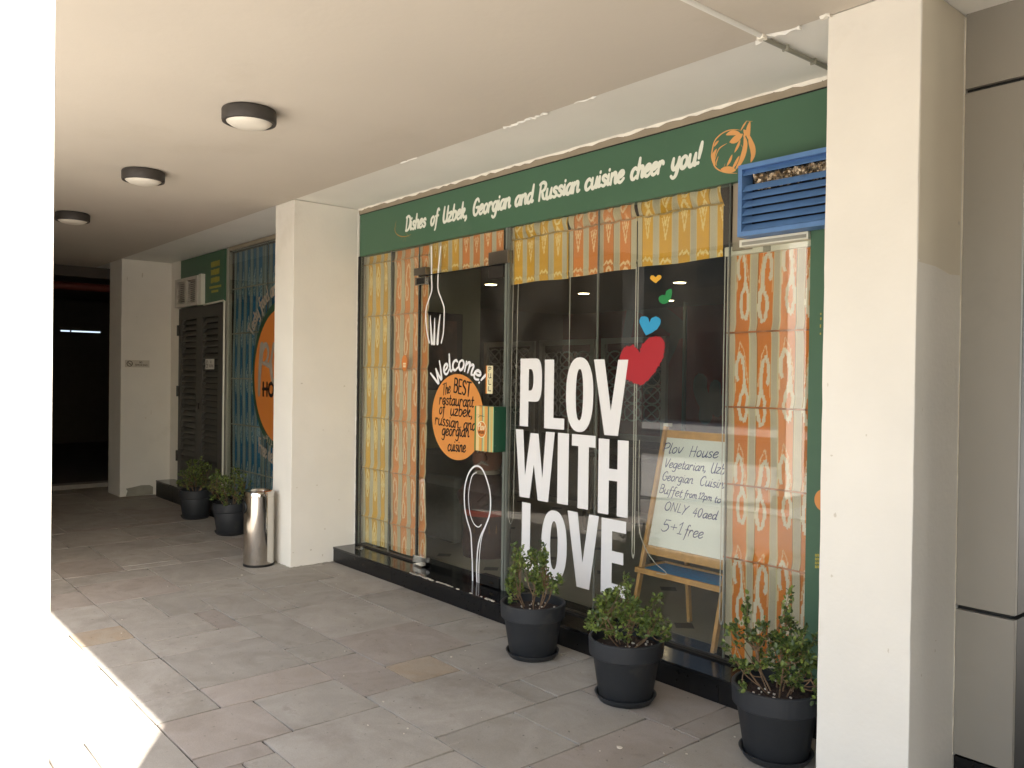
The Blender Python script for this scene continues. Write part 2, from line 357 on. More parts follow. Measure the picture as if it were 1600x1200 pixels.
# ------------------------------------------------------------------ ground
bed = MB().box(-12.6, 3.2, -1.4, 3.60, -0.06, -0.009)
pavement = struct('pavement', bed, M['mortar'])
CELL = 0.146
def gx(i): return -5.37+CELL*i
def gy(j): return 1.18+CELL*j
known = [(0,2,0,2,1),(2,5,0,2,0),(5,9,0,2,0),(9,11,0,2,0),(11,14,0,3,2),(0,3,2,5,0),(3,5,2,6,0),(5,9,2,6,0),(9,11,2,6,2),(11,14,3,6,0),
         (14,18,2,6,0),(7,9,6,8,0),(9,13,6,8,2),(13,17,6,10,0),(11,13,8,10,1),(7,11,8,12,2),(2,7,6,8,0),(17,20,6,9,0),(15,17,10,11,0),(17,20,9,12,0),
         (20,22,7,12,2),(-4,0,2,4,0),(-8,-4,2,6,2),(-4,0,4,6,0),(-5,-2,6,9,0),(-2,2,8,9,0),(-2,2,6,8,0),(-7,-4,-1,2,2),(-4,0,-2,2,0),
         (-2,2,9,12,0),(11,15,-2,0,0),(7,11,-3,0,0),(5,7,-3,0,2),(0,5,-4,0,0),(18,21,2,6,0),(2,7,8,12,0)]
I0, I1, J0, J1 = -49, 58, -17, 15
occ = {}
slabs = []
for (a, b, c, d, k) in known:
    if any((i, j) in occ for i in range(a, b) for j in range(c, d)): continue
    for i in range(a, b):
        for j in range(c, d): occ[(i, j)] = 1
    slabs.append((a, b, c, d, k))
rs = random.Random(3)
for j in range(J0, J1):
    for i in range(I0, I1):
        if (i, j) in occ: continue
        big = (i > 24 or i < -26 or j < -2)
        w, h = rs.choice([(4,3),(4,4),(5,4),(3,4),(6,4)] if not big else [(6,5),(7,5),(6,6),(8,5)])
        while w > 1 and any((i+q, j) in occ or i+q >= I1 for q in range(w)): w -= 1
        ok = False
        while h > 1 and (j+h > J1 or any((i+q, j+r) in occ for q in range(w) for r in range(h))): h -= 1
        for q in range(w):
            for r in range(h): occ[(i+q, j+r)] = 1
        slabs.append((i, i+w, j, j+h, rs.choice([0,0,0,0,2,2]) if rs.random() > 0.03 else 1))
meshes = {}
G = 0.0034
def slab_mesh(w, h, r):
    e = 0.0012; per = []
    def side(ax, ay, bx, by):
        L = math.hypot(bx-ax, by-ay); n = max(2, min(4, int(L/0.13)))
        for i in range(n):
            t = i/n; j = r.uniform(-0.0016, 0.0016) if i else 0; nx_, ny_ = -(by-ay)/L, (bx-ax)/L
            c = r.uniform(0.001, 0.006) if i == 0 else 0
            per.append((ax+(bx-ax)*t+nx_*j+(c if ax < w/2 else -c), ay+(by-ay)*t+ny_*j+(c if ay < h/2 else -c)*0.6))
    side(0, 0, w, 0); side(w, 0, w, h); side(w, h, 0, h); side(0, h, 0, 0)
    n = len(per); cx, cy = w/2, h/2; v = []; f = []
    for z, k in ((-0.012, 0.0), (-e, 0.0), (0.0, 1.0)):
        for x, y in per:
            dx, dy = cx-x, cy-y; d = math.hypot(dx, dy); q = e*0.9*k*r.uniform(0.6, 1.5); v.append((x+dx/d*q, y+dy/d*q, z))
    for l in (0, 1):
        for i in range(n): j = (i+1) % n; f.append((l*n+i, l*n+j, (l+1)*n+j, (l+1)*n+i))
    f.append(tuple(2*n+i for i in range(n)))
    me = bpy.data.meshes.new('paving_stone'); me.from_pydata(v, [], f); me.materials.append(M['stone']); return me
for (a, b, c, d, k) in slabs:
    near = -14 <= a and c >= -3 and a < 26
    key = (b-a, d-c, rs.randint(0, 3) if near else 0)
    if key not in meshes: meshes[key] = slab_mesh(CELL*(b-a)-2*G, CELL*(d-c)-2*G, rs)
    o = bpy.data.objects.new('paving_stone', meshes[key]); COL.objects.link(o); o.parent = pavement
    o.location = (gx(a)+G, gy(c)+G, rs.uniform(-0.0016, 0.0016))
    o.rotation_euler = (rs.uniform(-0.0016, 0.0016), rs.uniform(-0.0016, 0.0016), rs.uniform(-0.0015, 0.0015))
    o.material_slots[0].link = 'OBJECT'; o.material_slots[0].material = M[['stone', 'stone_tan', 'stone2'][k]]

g = MB().box(-300, 300, -300, 300, -0.40, -0.16); struct('ground', g, M['plaza'])
struct('plaza', MB().box(-40, 40, -6.0, -1.42, -0.2, -0.02), M['plaza'])
struct('kerb', MB().box(-40, 40, -6.2, -6.0, -0.2, -0.01), M['stone'])
struct('road', MB().box(-60, 60, -13.0, -6.2, -0.2, -0.14), M['asphalt'])
struct('far_pavement', MB().box(-60, 60, -17, -13.0, -0.2, -0.02), M['plaza'])

# ------------------------------------------------------------------ building shell
def rough_edge(mb, x0, x1, y, z, w, h, step=0.05, seed=1, amp=0.4):
    r = random.Random(seed); n = int((x1-x0)/step); k = len(mb.v)
    for i in range(n+1):
        x = x0+(x1-x0)*i/n; a = w*(1+amp*(r.random()-0.5)*2); b = h*(1+amp*(r.random()-0.5)*2)
        mb.v += [(x, y, z), (x, y-a, z), (x, y-a*0.6, z-b), (x, y, z-b)]
    for i in range(n):
        for j in range(4):
            a = k+i*4+j; b = k+i*4+(j+1) % 4; mb.f.append((a, b, b+4, a+4))
    return mb
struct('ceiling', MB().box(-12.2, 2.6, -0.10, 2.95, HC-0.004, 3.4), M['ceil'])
struct('soffit_beam', MB().box(-12.2, 2.6, 2.952, 3.62, HC, 3.4), M['soffit'])
struct('upper_storey', MB().box(-14, 2.6, -0.10, 12.5, 3.402, 7.5), M['wall'])
e1 = MB(); rough_edge(e1, -4.6, -4.42, 2.956, HC-0.005, 0.012, 0.006, 0.02, 5); rough_edge(e1, -3.55, -3.2, 2.958, HC-0.005, 0.016, 0.007, 0.02, 6, 0.8)
rough_edge(e1, -3.0, -2.85, 2.956, HC-0.005, 0.014, 0.006, 0.02, 7, 0.8); rough_edge(e1, -1.95, -1.75, 2.956, HC-0.005, 0.02, 0.01, 0.02, 8, 0.8)
struct('plaster_crumbs', e1, M['soffit'])
e2 = MB(); rough_edge(e2, -6.155, -1.63, YF-0.008, HC-0.0005, 0.013, 0.012, 0.05, 9, 0.6); struct('plaster_bead', e2, M['bead'])
struct('lintel_strip', MB().box(-6.154, -1.62, YF-0.012, YF+0.05, 2.893, HC-0.001), M['greige'])
struct('lintel_shadow_gap', MB().box(-6.154, -1.62, YF-0.006, YF+0.05, 2.885, 2.893), M['blackgap'])
def column(x0, x1, y0, y1, label, m, seed, z1=HC-0.0045):
    t = thing('column', label, 'column', ((x0+x1)/2, (y0+y1)/2, 0), None)
    mb = MB(); n = 40; r = random.Random(seed)
    zs = [-0.01+(z1+0.01)*i/n for i in range(n+1)]; k = 0
    for z in zs:
        d = lambda: (r.random()-0.5)*0.0022
        mb.v += [(x0+d(), y0+d(), z), (x1+d(), y0+d(), z), (x1, y1, z), (x0, y1, z)]
    for i in range(n):
        for j in range(4): mb.f.append((i*4+j, i*4+(j+1)%4, (i+1)*4+(j+1)%4, (i+1)*4+j))
    mb.f.append((3,2,1,0)); e = n*4; mb.f.append((e, e+1, e+2, e+3))
    obj('shaft', mb, m, t, bevel=0.004)
    return t
c1 = column(-6.497, -6.155, YC, 3.70, 'white plastered column behind the steel bin, left of the striped yellow blinds', M['wall'], 1)
c2 = column(-11.39, -10.87, YC, 3.70, 'farthest white plastered column with the small no smoking notice and a patched foot', M['wall'], 2)
c3 = column(-1.636, -1.288, YC, 3.36, 'tall cream column at the right, in front of the green sign end', M['wall'], 3)
c4 = column(-1.636, -1.29, -0.10, 0.262, 'sunlit white column filling the left edge of the photo', M['wall_sun'], 4)
c5 = column(-6.497, -6.155, -0.10, 0.262, 'dark clad outer column hidden behind the left one, mirrored in the shop glass', M['colclad'], 5)
# rough patch at the foot of the farthest column
pm = MB(); r = random.Random(4)
poly = [(3.02, 0.005), (3.04, 0.07), (3.02, 0.10), (3.12, 0.115), (3.2, 0.13), (3.30, 0.125), (3.34, 0.10), (3.34, 0.005)]
pm.prism([(-10.868, y, z) for y, z in poly], (0.008, 0, 0)); obj('plaster_patch', pm, M['patchgrey'], c2)
# outer side beyond the second pair of columns is walled, far end opens to a dark service room
struct('corridor_wall', MB().box(-12.2, -6.498, 0.0, 0.26, -0.02, HC), M['wall'])
struct('wall', MB().box(-12.2, -11.391, 3.45, 3.70, -0.02, HC), M['wall'])
rm = MB(); rm.box(-19, -12.202, 0.2, 0.26, -0.1, 3.2); rm.box(-19, -12.202, 6.0, 6.1, -0.1, 3.2); rm.box(-19.1, -19, 0.2, 6.1, -0.1, 3.2); rm.box(-19, -12.202, 0.261, 5.999, 3.0, 3.1)
rm.box(-19, -12.202, 0.261, 5.999, -0.08, 0.05)
rm.box(-12.3, -12.21, 3.46, 5.99, 0.051, 2.99)
struct('service_room', rm, M['black_room'])
struct('threshold', MB().box(-12.20, -11.95, 0.27, 3.40, -0.005, 0.055), M['stone'])
struct('end_lintel', MB().box(-12.20, -12.1, 0.27, 3.44, 2.80, HC-0.002), M['black_room'])
t = tag(obj('sprinkler_pipe', MB().tube([(-12.45, 0.4, 2.70), (-12.45, 5.8, 2.70)], 0.055, 12), M['redpipe'], smooth=True), 'dull red pipe running under the ceiling of the dark end room', 'pipe')
tl = thing('tube_light', 'lit white tube light glowing inside the dark end room', 'light', (-16, 3.6, 2.24))
obj('lamp_tube', MB().tube([(-16, 3.36, 2.24), (-16, 3.50, 2.24)], 0.012, 8), M['tube'], tl); obj('lamp_tube', MB().tube([(-16, 3.53, 2.24), (-16, 3.99, 2.24)], 0.012, 8), M['tube'], tl)
obj('fitting', MB().box(-16.03, -15.97, 3.34, 4.0, 2.262, 2.30), M['black_room'], tl)

# shop front wall pieces of the second bay
struct('bay_wall', MB().box(-10.869, -6.498, YF+0.03, YF+0.10, 2.96, HC+0.004) if False else MB().box(-10.869, -10.53, YF, 3.70, 0.0, HC-0.001), M['wall'])
# end walls between the bays inside
struct('party_wall', MB().box(-6.497, -6.16, 3.701, 4.85, 0.0, 2.99), M['olive'])

# ------------------------------------------------------------------ granite plinths
def plinth(xs, z1, label, x_end=None):
    t = thing('granite_plinth', label, 'plinth', ((xs[0]+xs[-1])/2, YP, 0))
    for a, b in zip(xs[:-1], xs[1:]):
        obj('front_tile', MB().box(a+0.001, b-0.001, YP, YP+0.02, 0.0, z1-0.016), M['granite_f'], t, bevel=0.001)
        obj('top_tile', MB().box(a+0.001, b-0.001, YP-0.004, 3.72, z1-0.015, z1), M['granite'], t, bevel=0.001)
    obj('core', MB().box(xs[0]+0.002, xs[-1]-0.002, YP+0.021, 3.70, 0.001, z1-0.017), M['mortar'], t)
    return t
PZ = 0.122
p1 = plinth([-6.153, -5.75, -5.252, -4.765, -4.18, -3.998, -3.45, -2.90, -2.35, -1.637, -1.30], PZ, 'low polished black granite plinth under the main glass shop front')
p2 = plinth([-10.71, -10.1, -9.5, -8.9, -8.3, -7.7, -7.1, -6.498], 0.2, 'dark plinth under the louvred door and blue window, in the far bay')
r = random.Random(12); cb = MB()
for i in range(46):
    x = -5.02+0.95*r.random()**1.4; q = 0.004+0.008*r.random(); y = YP-0.004+0.01*r.random()
    cb.box(x, x+q*3, y-0.003, y+q, PZ-0.002, PZ+0.003)
o = obj('grout_crumbs', cb, M['chip'], p1); o['kind'] = 'stuff'

# ------------------------------------------------------------------ stroke lettering
GL = {
'a':(4.3,[[(3.4,4.3),(2.2,5),(.7,3.6),(.5,1.3),(1.5,0),(2.7,.9),(3.5,4.2)],[(3.7,5),(3.4,1.6),(3.7,.2),(4.6,.7)]]),
'b':(4.2,[[(.9,9),(.7,4),(.7,.6)],[(.7,3.4),(1.8,5),(3.3,4.4),(3.6,2.2),(2.6,.1),(1.3,0),(.7,.9)]]),
'c':(3.8,[[(3.3,4.2),(2.4,5),(1,4),(.5,2),(1.1,.3),(2.3,0),(3.6,1.1)]]),
'd':(4.3,[[(3.3,4.1),(2.1,4.9),(.7,3.6),(.5,1.3),(1.5,0),(2.8,1.1),(3.4,3.6)],[(3.7,9),(3.5,4),(3.4,1.2),(3.9,.1),(4.5,.7)]]),
'e':(3.9,[[(.7,2.2),(2.3,2.7),(3.3,3.8),(2.8,4.9),(1.6,4.8),(.6,3.2),(.6,1.2),(1.6,0),(2.8,.3),(3.8,1.4)]]),
'f':(3.2,[[(3.3,8.2),(2.6,9),(1.8,8),(1.6,4),(1.4,-2),(.9,-3.3)],[(.4,4.8),(2.9,5)]]),
'g':(4.3,[[(3.4,4.3),(2.2,5),(.8,3.7),(.6,1.5),(1.6,.2),(2.8,1.2),(3.5,4.2)],[(3.7,5),(3.5,0),(3,-2.8),(1.7,-3.5),(.6,-2.6)]]),
'h':(4.3,[[(.8,9),(.7,4),(.6,0)],[(.7,3),(1.8,4.8),(3,4.8),(3.2,3),(3.1,.9),(3.5,.1),(4.4,.7)]]),
'i':(2.0,[[(.8,5),(.7,1.5),(1,.2),(2,.7)],[(.9,6.9),(.92,7.2)]]),
'k':(4.1,[[(.8,9),(.7,4),(.6,0)],[(.8,2.2),(2.2,3.2),(3,4.6),(2.4,5),(1.6,3.2)],[(1.6,2.7),(2.6,.5),(3.9,.5)]]),
'l':(2.0,[[(.9,9),(.7,3),(.8,.6),(1.3,0),(2.1,.7)]]),
'm':(6.2,[[(.6,5),(.6,0)],[(.7,3.2),(1.8,4.9),(2.7,4.6),(2.8,0)],[(2.8,3.2),(3.9,4.9),(4.8,4.6),(4.9,1.2),(5.3,.1),(6.2,.7)]]),
'n':(4.3,[[(.6,5),(.6,0)],[(.7,3.2),(1.9,4.9),(3,4.6),(3.1,1.2),(3.5,.1),(4.4,.7)]]),
'o':(4.0,[[(2,5),(.8,3.9),(.6,1.6),(1.6,0),(3,.8),(3.5,3),(2.8,4.7),(1.9,5)]]),
'p':(4.2,[[(.8,5),(.7,0),(.6,-3.5)],[(.7,3.4),(1.8,5),(3.3,4.3),(3.5,2.2),(2.6,.3),(1.3,.2),(.7,1)]]),
'r':(3.5,[[(.6,5),(.6,0)],[(.7,2.6),(1.3,4.6),(2.2,5),(2.9,4.5),(3,3.9)]]),
's':(3.5,[[(3,4.2),(2.2,5),(1,4.4),(1.2,3.2),(2.6,2),(2.8,.9),(1.8,0),(.4,.7)]]),
't':(2.8,[[(1.3,7.5),(1.1,3),(1.1,.7),(1.8,0),(2.8,.8)],[(.2,5),(2.6,5.1)]]),
'u':(4.3,[[(.7,5),(.6,1.6),(1.4,0),(2.6,.7),(3.3,2.6)],[(3.5,5),(3.3,1.5),(3.6,.1),(4.5,.7)]]),
'v':(3.8,[[(.5,5),(1,2),(1.7,.1),(2.8,2.4),(3.3,5)]]),
'w':(5.4,[[(.5,5),(.8,1.2),(1.5,0),(2.6,1.8),(2.8,4.6)],[(2.8,4.6),(2.9,1.2),(3.7,0),(4.7,2),(5,5)]]),
'y':(4.3,[[(.7,5),(.6,2),(1.4,.3),(2.6,.9),(3.4,3)],[(3.6,5),(3.4,0),(2.8,-2.8),(1.6,-3.5),(.6,-2.6)]]),
'z':(3.8,[[(.5,4.8),(3.2,4.8),(.5,.3),(3.5,.3)]]),
'D':(5.4,[[(1,8.8),(1,0)],[(.2,8.4),(2.4,9),(4.3,7.6),(4.9,4.6),(4,1.2),(2.2,0),(.6,.2)]]),
'U':(5.2,[[(.9,9),(.8,2.5),(1.8,0),(3.4,.4),(4.2,3)],[(4.3,9),(4.2,2),(4.5,.1),(5.2,.6)]]),
'G':(5.3,[[(4.6,7.4),(3.4,9),(1.6,8),(.6,4.5),(1.3,.9),(3,0),(4.4,1.4),(4.5,4)],[(2.8,4.2),(4.9,4.3)]]),
'R':(5.2,[[(1,8.8),(1,0)],[(.3,8.2),(2.4,9),(4.3,7.8),(4,5.4),(2.4,4.5),(1.2,4.5)],[(2.4,4.5),(3.6,1),(5,.2)]]),
'W':(7.0,[[(.5,9),(1.2,3),(1.9,0),(3,4),(3.6,7.5)],[(3.6,7.5),(3.9,2.5),(4.6,0),(5.9,4.5),(6.4,9)]]),
'T':(4.8,[[(.3,8.7),(4.6,8.9)],[(2.5,8.8),(2.3,4),(2.3,0)]]),
'B':(4.8,[[(.9,9),(.9,0)],[(.9,9),(3.2,8.8),(3.9,7),(3,5),(1,4.8)],[(1,4.8),(3.6,4.6),(4.3,2.4),(3.2,.2),(.9,0)]]),
'E':(4.2,[[(.9,9),(.9,0)],[(.9,9),(3.7,9)],[(.9,4.7),(3.3,4.7)],[(.9,0),(3.8,0)]]),
'S':(4.5,[[(3.9,7.4),(2.6,9),(1,8),(1.1,5.9),(3.4,3.9),(3.8,1.8),(2.4,0),(.5,1.2)]]),
'P':(4.6,[[(1,9),(.9,0)],[(.5,8.3),(2.6,9),(4.2,7.6),(3.6,5),(1.2,4.4)]]),
'H':(5.2,[[(.9,9),(.9,0)],[(4.2,9),(4.2,0)],[(.5,4.6),(4.6,4.7)]]),
'V':(4.8,[[(.6,9),(1.6,3),(2.3,.1),(3.4,4),(4.3,9)]]),
'C':(5.0,[[(4.3,7.5),(3.2,9),(1.4,7.8),(.6,4.5),(1.4,1),(3,0),(4.5,1.5)]]),
'F':(4.2,[[(.9,9),(.9,0)],[(.9,9),(3.9,9)],[(.9,4.8),(3.4,4.8)]]),
'L':(4.0,[[(.9,9),(.9,.1)],[(.9,.1),(3.7,.1)]]),
'O':(5.2,[[(2.6,9),(.9,7.4),(.7,2.4),(2.4,0),(4.2,1.6),(4.5,6.6),(2.9,9),(2.3,9)]]),
'N':(5.2,[[(.8,0),(.8,9)],[(.8,9),(4.2,0)],[(4.2,0),(4.3,9)]]),
'Y':(4.6,[[(.4,9),(2.3,4.6)],[(4.4,9),(2.3,4.4),(1.2,-1)]]),
'A':(4.8,[[(.4,0),(2.4,9),(4.4,0)],[(1.1,3),(3.7,3)]]),
'I':(2.0,[[(1,9),(1,0)]]),
'K':(4.6,[[(.9,9),(.9,0)],[(4,9),(1,4),(4.2,0)]]),
'M':(6,[[(.7,0),(.9,9),(3,2.5),(5.1,9),(5.3,0)]]),
'Q':(5.2,[[(2.6,9),(.9,7.4),(.7,2.4),(2.4,0),(4.2,1.6),(4.5,6.6),(2.9,9),(2.3,9)],[(3,2),(4.6,-.4)]]),
'0':(4.4,[[(2.2,8.5),(.8,6.6),(.8,2.2),(2.1,0),(3.6,2),(3.7,6.6),(2.3,8.5)]]),
'1':(2.8,[[(.5,6.3),(1.8,8.6)],[(1.8,8.6),(1.7,0)],[(.6,0),(2.8,0)]]),
'2':(4.2,[[(.7,6.6),(1.6,8.5),(3.2,7.8),(3,5.2),(.7,.3)],[(.7,.3),(3.8,.3)]]),
'4':(4.4,[[(2.6,8.6),(.5,3.4)],[(.5,3.4),(4.1,3.4)],[(3,6.4),(2.9,0)]]),
'5':(4.4,[[(3.8,8.6),(1.2,8.6)],[(1.2,8.6),(.9,5),(2.6,5.4),(3.8,3.6),(3.2,.9),(1.6,0),(.4,1)]]),
'7':(4,[[(.5,8.6),(3.7,8.6)],[(3.7,8.6),(1.6,0)]]),
'8':(4.2,[[(2.1,4.6),(.9,6.6),(2.1,8.6),(3.3,6.6),(2.1,4.6),(.7,2.3),(2.1,0),(3.6,2.3),(2.1,4.6)]]),
'9':(4.2,[[(3.4,6.4),(2.2,8.6),(.8,6.6),(1.8,4.6),(3.4,6.2)],[(3.5,8),(3.2,2),(1.8,0)]]),
'+':(4.4,[[(.5,4),(3.9,4)],[(2.2,6),(2.2,2)]]),
'-':(3,[[(.5,3.6),(2.5,3.6)]]),
'!':(2.4,[[(1.5,9.2),(1.2,5),(1.05,2.8)],[(.95,.55),(.98,.75)]]),
',':(2.0,[[(.9,.7),(1,-.4),(.4,-1.7)]]),
' ':(3.0,[]),
}
def smooth(pts, n=5):
    if len(pts) < 3: return list(pts)
    P = [Vector(p) for p in pts]; out = []
    for i in range(len(P)-1):
        p0 = P[max(i-1,0)]; p1 = P[i]; p2 = P[i+1]; p3 = P[min(i+2,len(P)-1)]
        for k in range(n):
            t = k/n
            out.append(0.5*((2*p1)+(p2-p0)*t+(2*p0-5*p1+4*p2-p3)*t*t+(3*p1-p0-3*p2+p3)*t**3))
    out.append(P[-1]); return out
class Rib:
    """flat film strokes laid on a plane: origin + u*a + v*b, slightly ridged so that crossings stay clean"""
    def __init__(s, mb, fn, nrm, lift=0.0006): s.mb = mb; s.fn = fn; s.n = Vector(nrm); s.l = lift; s.c = 0
    def stroke(s, pts, w, sm=True, taper=None, n=5):
        p = smooth(pts, n) if sm else [Vector(q) for q in pts]
        p = [Vector((q[0], q[1])) for q in p]
        q = [s.fn(a.x, a.y) for a in p]                      # plane points (3D)
        N = s.n; k = len(s.mb.v); m = len(q); s.c += 1; eps = 0.00002*(s.c % 9)
        L = [0]
        for i in range(1, m): L.append(L[-1]+(q[i]-q[i-1]).length)
        T = L[-1] or 1e-6
        # extend ends by half a width (rounded)
        d0 = (q[0]-q[1]).normalized() if m > 1 else Vector((1,0,0)); d1 = (q[-1]-q[-2]).normalized()
        ww = [w*(taper(l/T) if taper else 1.0) for l in L]
        q2 = [q[0]+d0*ww[0]*0.5, q[0]+d0*ww[0]*0.32]+q+[q[-1]+d1*ww[-1]*0.32, q[-1]+d1*ww[-1]*0.5]
        w2 = [ww[0]*0.3, ww[0]*0.8]+ww+[ww[-1]*0.8, ww[-1]*0.3]
        for i in range(len(q2)):
            t = (q2[min(i+1,len(q2)-1)]-q2[max(i-1,0)]).normalized(); a = N.cross(t).normalized()*(w2[i]/2)
            b = q2[i]+N*(0.0004+eps); s.mb.v += [tuple(b-a), tuple(q2[i]+N*(s.l+eps)), tuple(b+a)]
        for i in range(len(q2)-1):
            for j in (0, 1): s.mb.f.append((k+i*3+j, k+(i+1)*3+j, k+(i+1)*3+j+1, k+i*3+j+1))
def text(mb, s, fn, nrm, w, slant=0.0, taper=None, width=None, rnd=0.0, seed=0, caps=False):
    """fn(u,v): u 0..1 along the word, v in cap heights above the base line"""
    tot = sum(GL[c][0] for c in s); x = 0; r = random.Random(seed); rb = Rib(mb, None, nrm)
    for c in s:
        gw, st = GL[c]; dy = r.uniform(-rnd, rnd)
        for q in st:
            pts = [(x+a+r.uniform(-rnd, rnd)*0.5, b+dy) for a, b in q]
            rb.fn = lambda u, v: fn((u+slant*v)/tot, v/9.0)
            rb.stroke(pts, w, taper=taper)
        x += gw
def word(mb, s, a, b, cap, w, nrm=(0,-1,0), up=(0,0,1), slant=0.0, taper=None, rnd=0.0, seed=0):
    a = Vector(a); b = Vector(b); up = Vector(up)
    text(mb, s, lambda u, v: a+(b-a)*u+up*(cap*v), nrm, w, slant, taper, rnd=rnd, seed=seed)
def filled(mb, pts, y, d=0.0006, jit=0.0, seed=0):
    if jit:
        r = random.Random(seed); out = []
        P = smooth([(p[0], p[2]) for p in pts]+[(pts[0][0], pts[0][2])], 5)[:-1]
        for p in P: out.append((p[0]+r.uniform(-jit, jit), y, p[1]+r.uniform(-jit, jit)))
        pts = out
    else: pts = [(p[0], y, p[2]) for p in pts]
    # fan from centre keeps concave outlines of hearts clean
    cx = sum(p[0] for p in pts)/len(pts); cz = sum(p[2] for p in pts)/len(pts); k = len(mb.v)
    mb.v.append((cx, y-d, cz)); n = len(pts)
    for p in pts: mb.v.append(tuple(p))
    for i in range(n): mb.f.append((k, k+1+i, k+1+(i+1)%n))

# ------------------------------------------------------------------ green fascia sign
YS = 3.532
sign = thing('fascia_sign', 'long green sign with white script lettering above the main shop window', 'sign', (-3.9, YS, 2.7))
obj('sign_board', MB().box(-6.13, -1.62, YS, 3.60, 2.54, 2.884), M['green'], sign, bevel=0.001)
tw = MB()
brush = lambda t: 0.82+0.3*math.sin(PI*min(1, t*1.1))
words = [('Dishes', 633, 665), ('of', 672, 684), ('Uzbek,', 691, 730), ('Georgian', 738, 797), ('and', 804, 832), ('Russian', 840, 904.5), ('cuisine', 913, 974), ('cheer', 984.5, 1036), ('you!', 1048, 1095)]
for s_, a_, b_ in words:
    xa = at(a_, 600, 1, YS).x; xb = at(b_, 600, 1, YS).x
    # roll of the camera: sample at the height of the text
    ya = 366+(a_-633)*(262-366)/(1091-633)
    yb = 366+(b_-633)*(262-366)/(1091-633)
    xa = at(a_, ya, 1, YS).x; xb = at(b_, yb, 1, YS).x
    lm = MB(); word(lm, s_, (xa, YS, 2.668), (xb, YS, 2.668), 0.108, 0.0215, slant=0.16, taper=brush, seed=len(s_))
    obj('lettering', lm, M['signwhite'], sign, fix=False)
gb = MB(); rb = Rib(gb, lambda u, v: at(1080+u/10, 170+v/10, 1, YS), (0,-1,0), 0.001)
ge = lambda t: math.sin(PI*min(max(t*0.96+0.02, 0), 1))**0.6
PXM = 0.0033/10      # metres per drawing unit
for pts, wd in [([(770,335),(680,325),(560,345),(450,410),(370,500),(335,620),(320,740),(340,820),(370,900),(440,960),(560,1000),(720,1008)], 16),
                ([(395,630),(352,720),(348,800),(372,880)], 46), ([(560,540),(450,610),(400,700),(372,800)], 13), ([(425,740),(390,850),(400,890)], 14),
                ([(430,500),(390,540),(360,590)], 26), ([(550,405),(640,375),(760,385)], 52), ([(610,520),(690,480),(800,400)], 78),
                ([(775,340),(820,262),(868,190)], 20), ([(862,192),(955,196)], 18), ([(918,205),(895,300),(890,400),(905,480)], 52),
                ([(830,430),(848,550),(820,700),(770,830),(700,940)], 60), ([(905,420),(930,520),(962,620),(968,720),(935,830)], 62), ([(765,490),(735,570),(680,680)], 32),
                ([(640,720),(605,810),(560,890)], 32), ([(750,740),(690,860),(640,950)], 34), ([(470,945),(560,950),(690,960)], 70), ([(820,330),(850,380),(820,440)], 40), ([(780,560),(800,600)], 18), ([(530,860),(510,920)], 20)]:
    rb.stroke(pts, wd*PXM*1.45, taper=ge)
obj('bulb_drawing', gb, M['bulb'], sign, fix=False)
tb = MB(); rb = Rib(tb, lambda u, v: at(600+u/6.154, 280+v/6.154, 1, YS), (0,-1,0))
for pts in [[(118,400),(110,440),(105,490),(125,530),(160,548),(210,550),(262,530)], [(112,490),(98,470)], [(110,470),(125,445)], [(150,545),(128,520)], [(205,550),(185,600)], [(215,548),(205,600)], [(235,540),(205,512)], [(180,550),(160,575)], [(222,545),(250,560)]]:
    rb.stroke(pts, 0.0065, taper=ge)
obj('sprig_drawing', tb, M['twig'], sign, fix=False)

sb = thing('green_sign', 'narrow green board standing between the right window and the cream column', 'sign', (-1.85, YS, 1.3))
obj('board', MB().box(-2.028, -1.62, YS+0.002, 3.60, 0.13, 2.539), M['green'], sb)
fm = MB()
for (px, py, w, h) in [(1281.5, 492, 1.4, 3), (1281.5, 500, 1.6, 4), (1281, 512, 1.4, 5), (1281, 523, 1.4, 3)]:
    a = at(px, py, 1, YS); fm.box(a.x, a.x+w*0.004, YS-0.0005, YS+0.001, a.z, a.z+h*0.003)
for k in range(4):
    for j in range(2):
        a = at(1273.5+3.6*j, 866+k*6, 1, YS); fm.box(a.x, a.x+0.009, YS-0.0005, YS+0.001, a.z-0.010, a.z+0.002)
obj('printing', fm, M['yeltext'], sb)['kind'] = 'stuff'
a = at(1287, 782, 1, YS); dm = MB().disc((a.x, a.z), 0.045, YS-0.0008, rz=0.05); obj('orange_spot', dm, M['orange'], sb)

# ------------------------------------------------------------------ glass front (main bay)
front = thing('glass_shop_front', 'frameless glass shop front with large white lettering, beside the entrance door', 'window', (-3.3, YF, PZ))
ZB, ZT = PZ, 2.54
panes = []
for k, (a, b) in enumerate([(-6.127, -5.6625), (-5.6595, -5.266), (-4.192, -3.3925), (-3.3895, -2.4805), (-2.4775, -2.03)]):
    top = 2.54 if k != 4 else 2.24
    p = obj('glass_pane', MB().box(a, b, YF, YF+0.010, ZB+0.003, top), M['glass'], front); panes.append(p)
    for q in (a, b): obj('pane_edge', MB().box(q-0.0012, q+0.0012, YF-0.001, YF+0.011, ZB+0.002, top), M['glass_edge'], p)
p = obj('glass_pane', MB().box(-5.258, -4.25, YF, YF+0.010, 2.305, 2.54), M['glass'], front)
obj('pane_edge', MB().box(-5.258, -4.25, YF-0.002, YF+0.012, 2.298, 2.305), M['blackgap'], front)
obj('side_channel', MB().box(-6.153, -6.128, YF-0.015, YF+0.03, PZ+0.001, 2.54), M['blackgap'], front)
obj('floor_channel', MB().box(-6.11, -5.27, YF-0.012, YF+0.022, PZ+0.0005, PZ+0.014), M['darkmetal'], front)
obj('floor_channel', MB().box(-4.17, -2.03, YF-0.012, YF+0.022, PZ+0.0005, PZ+0.014), M['darkmetal'], front)
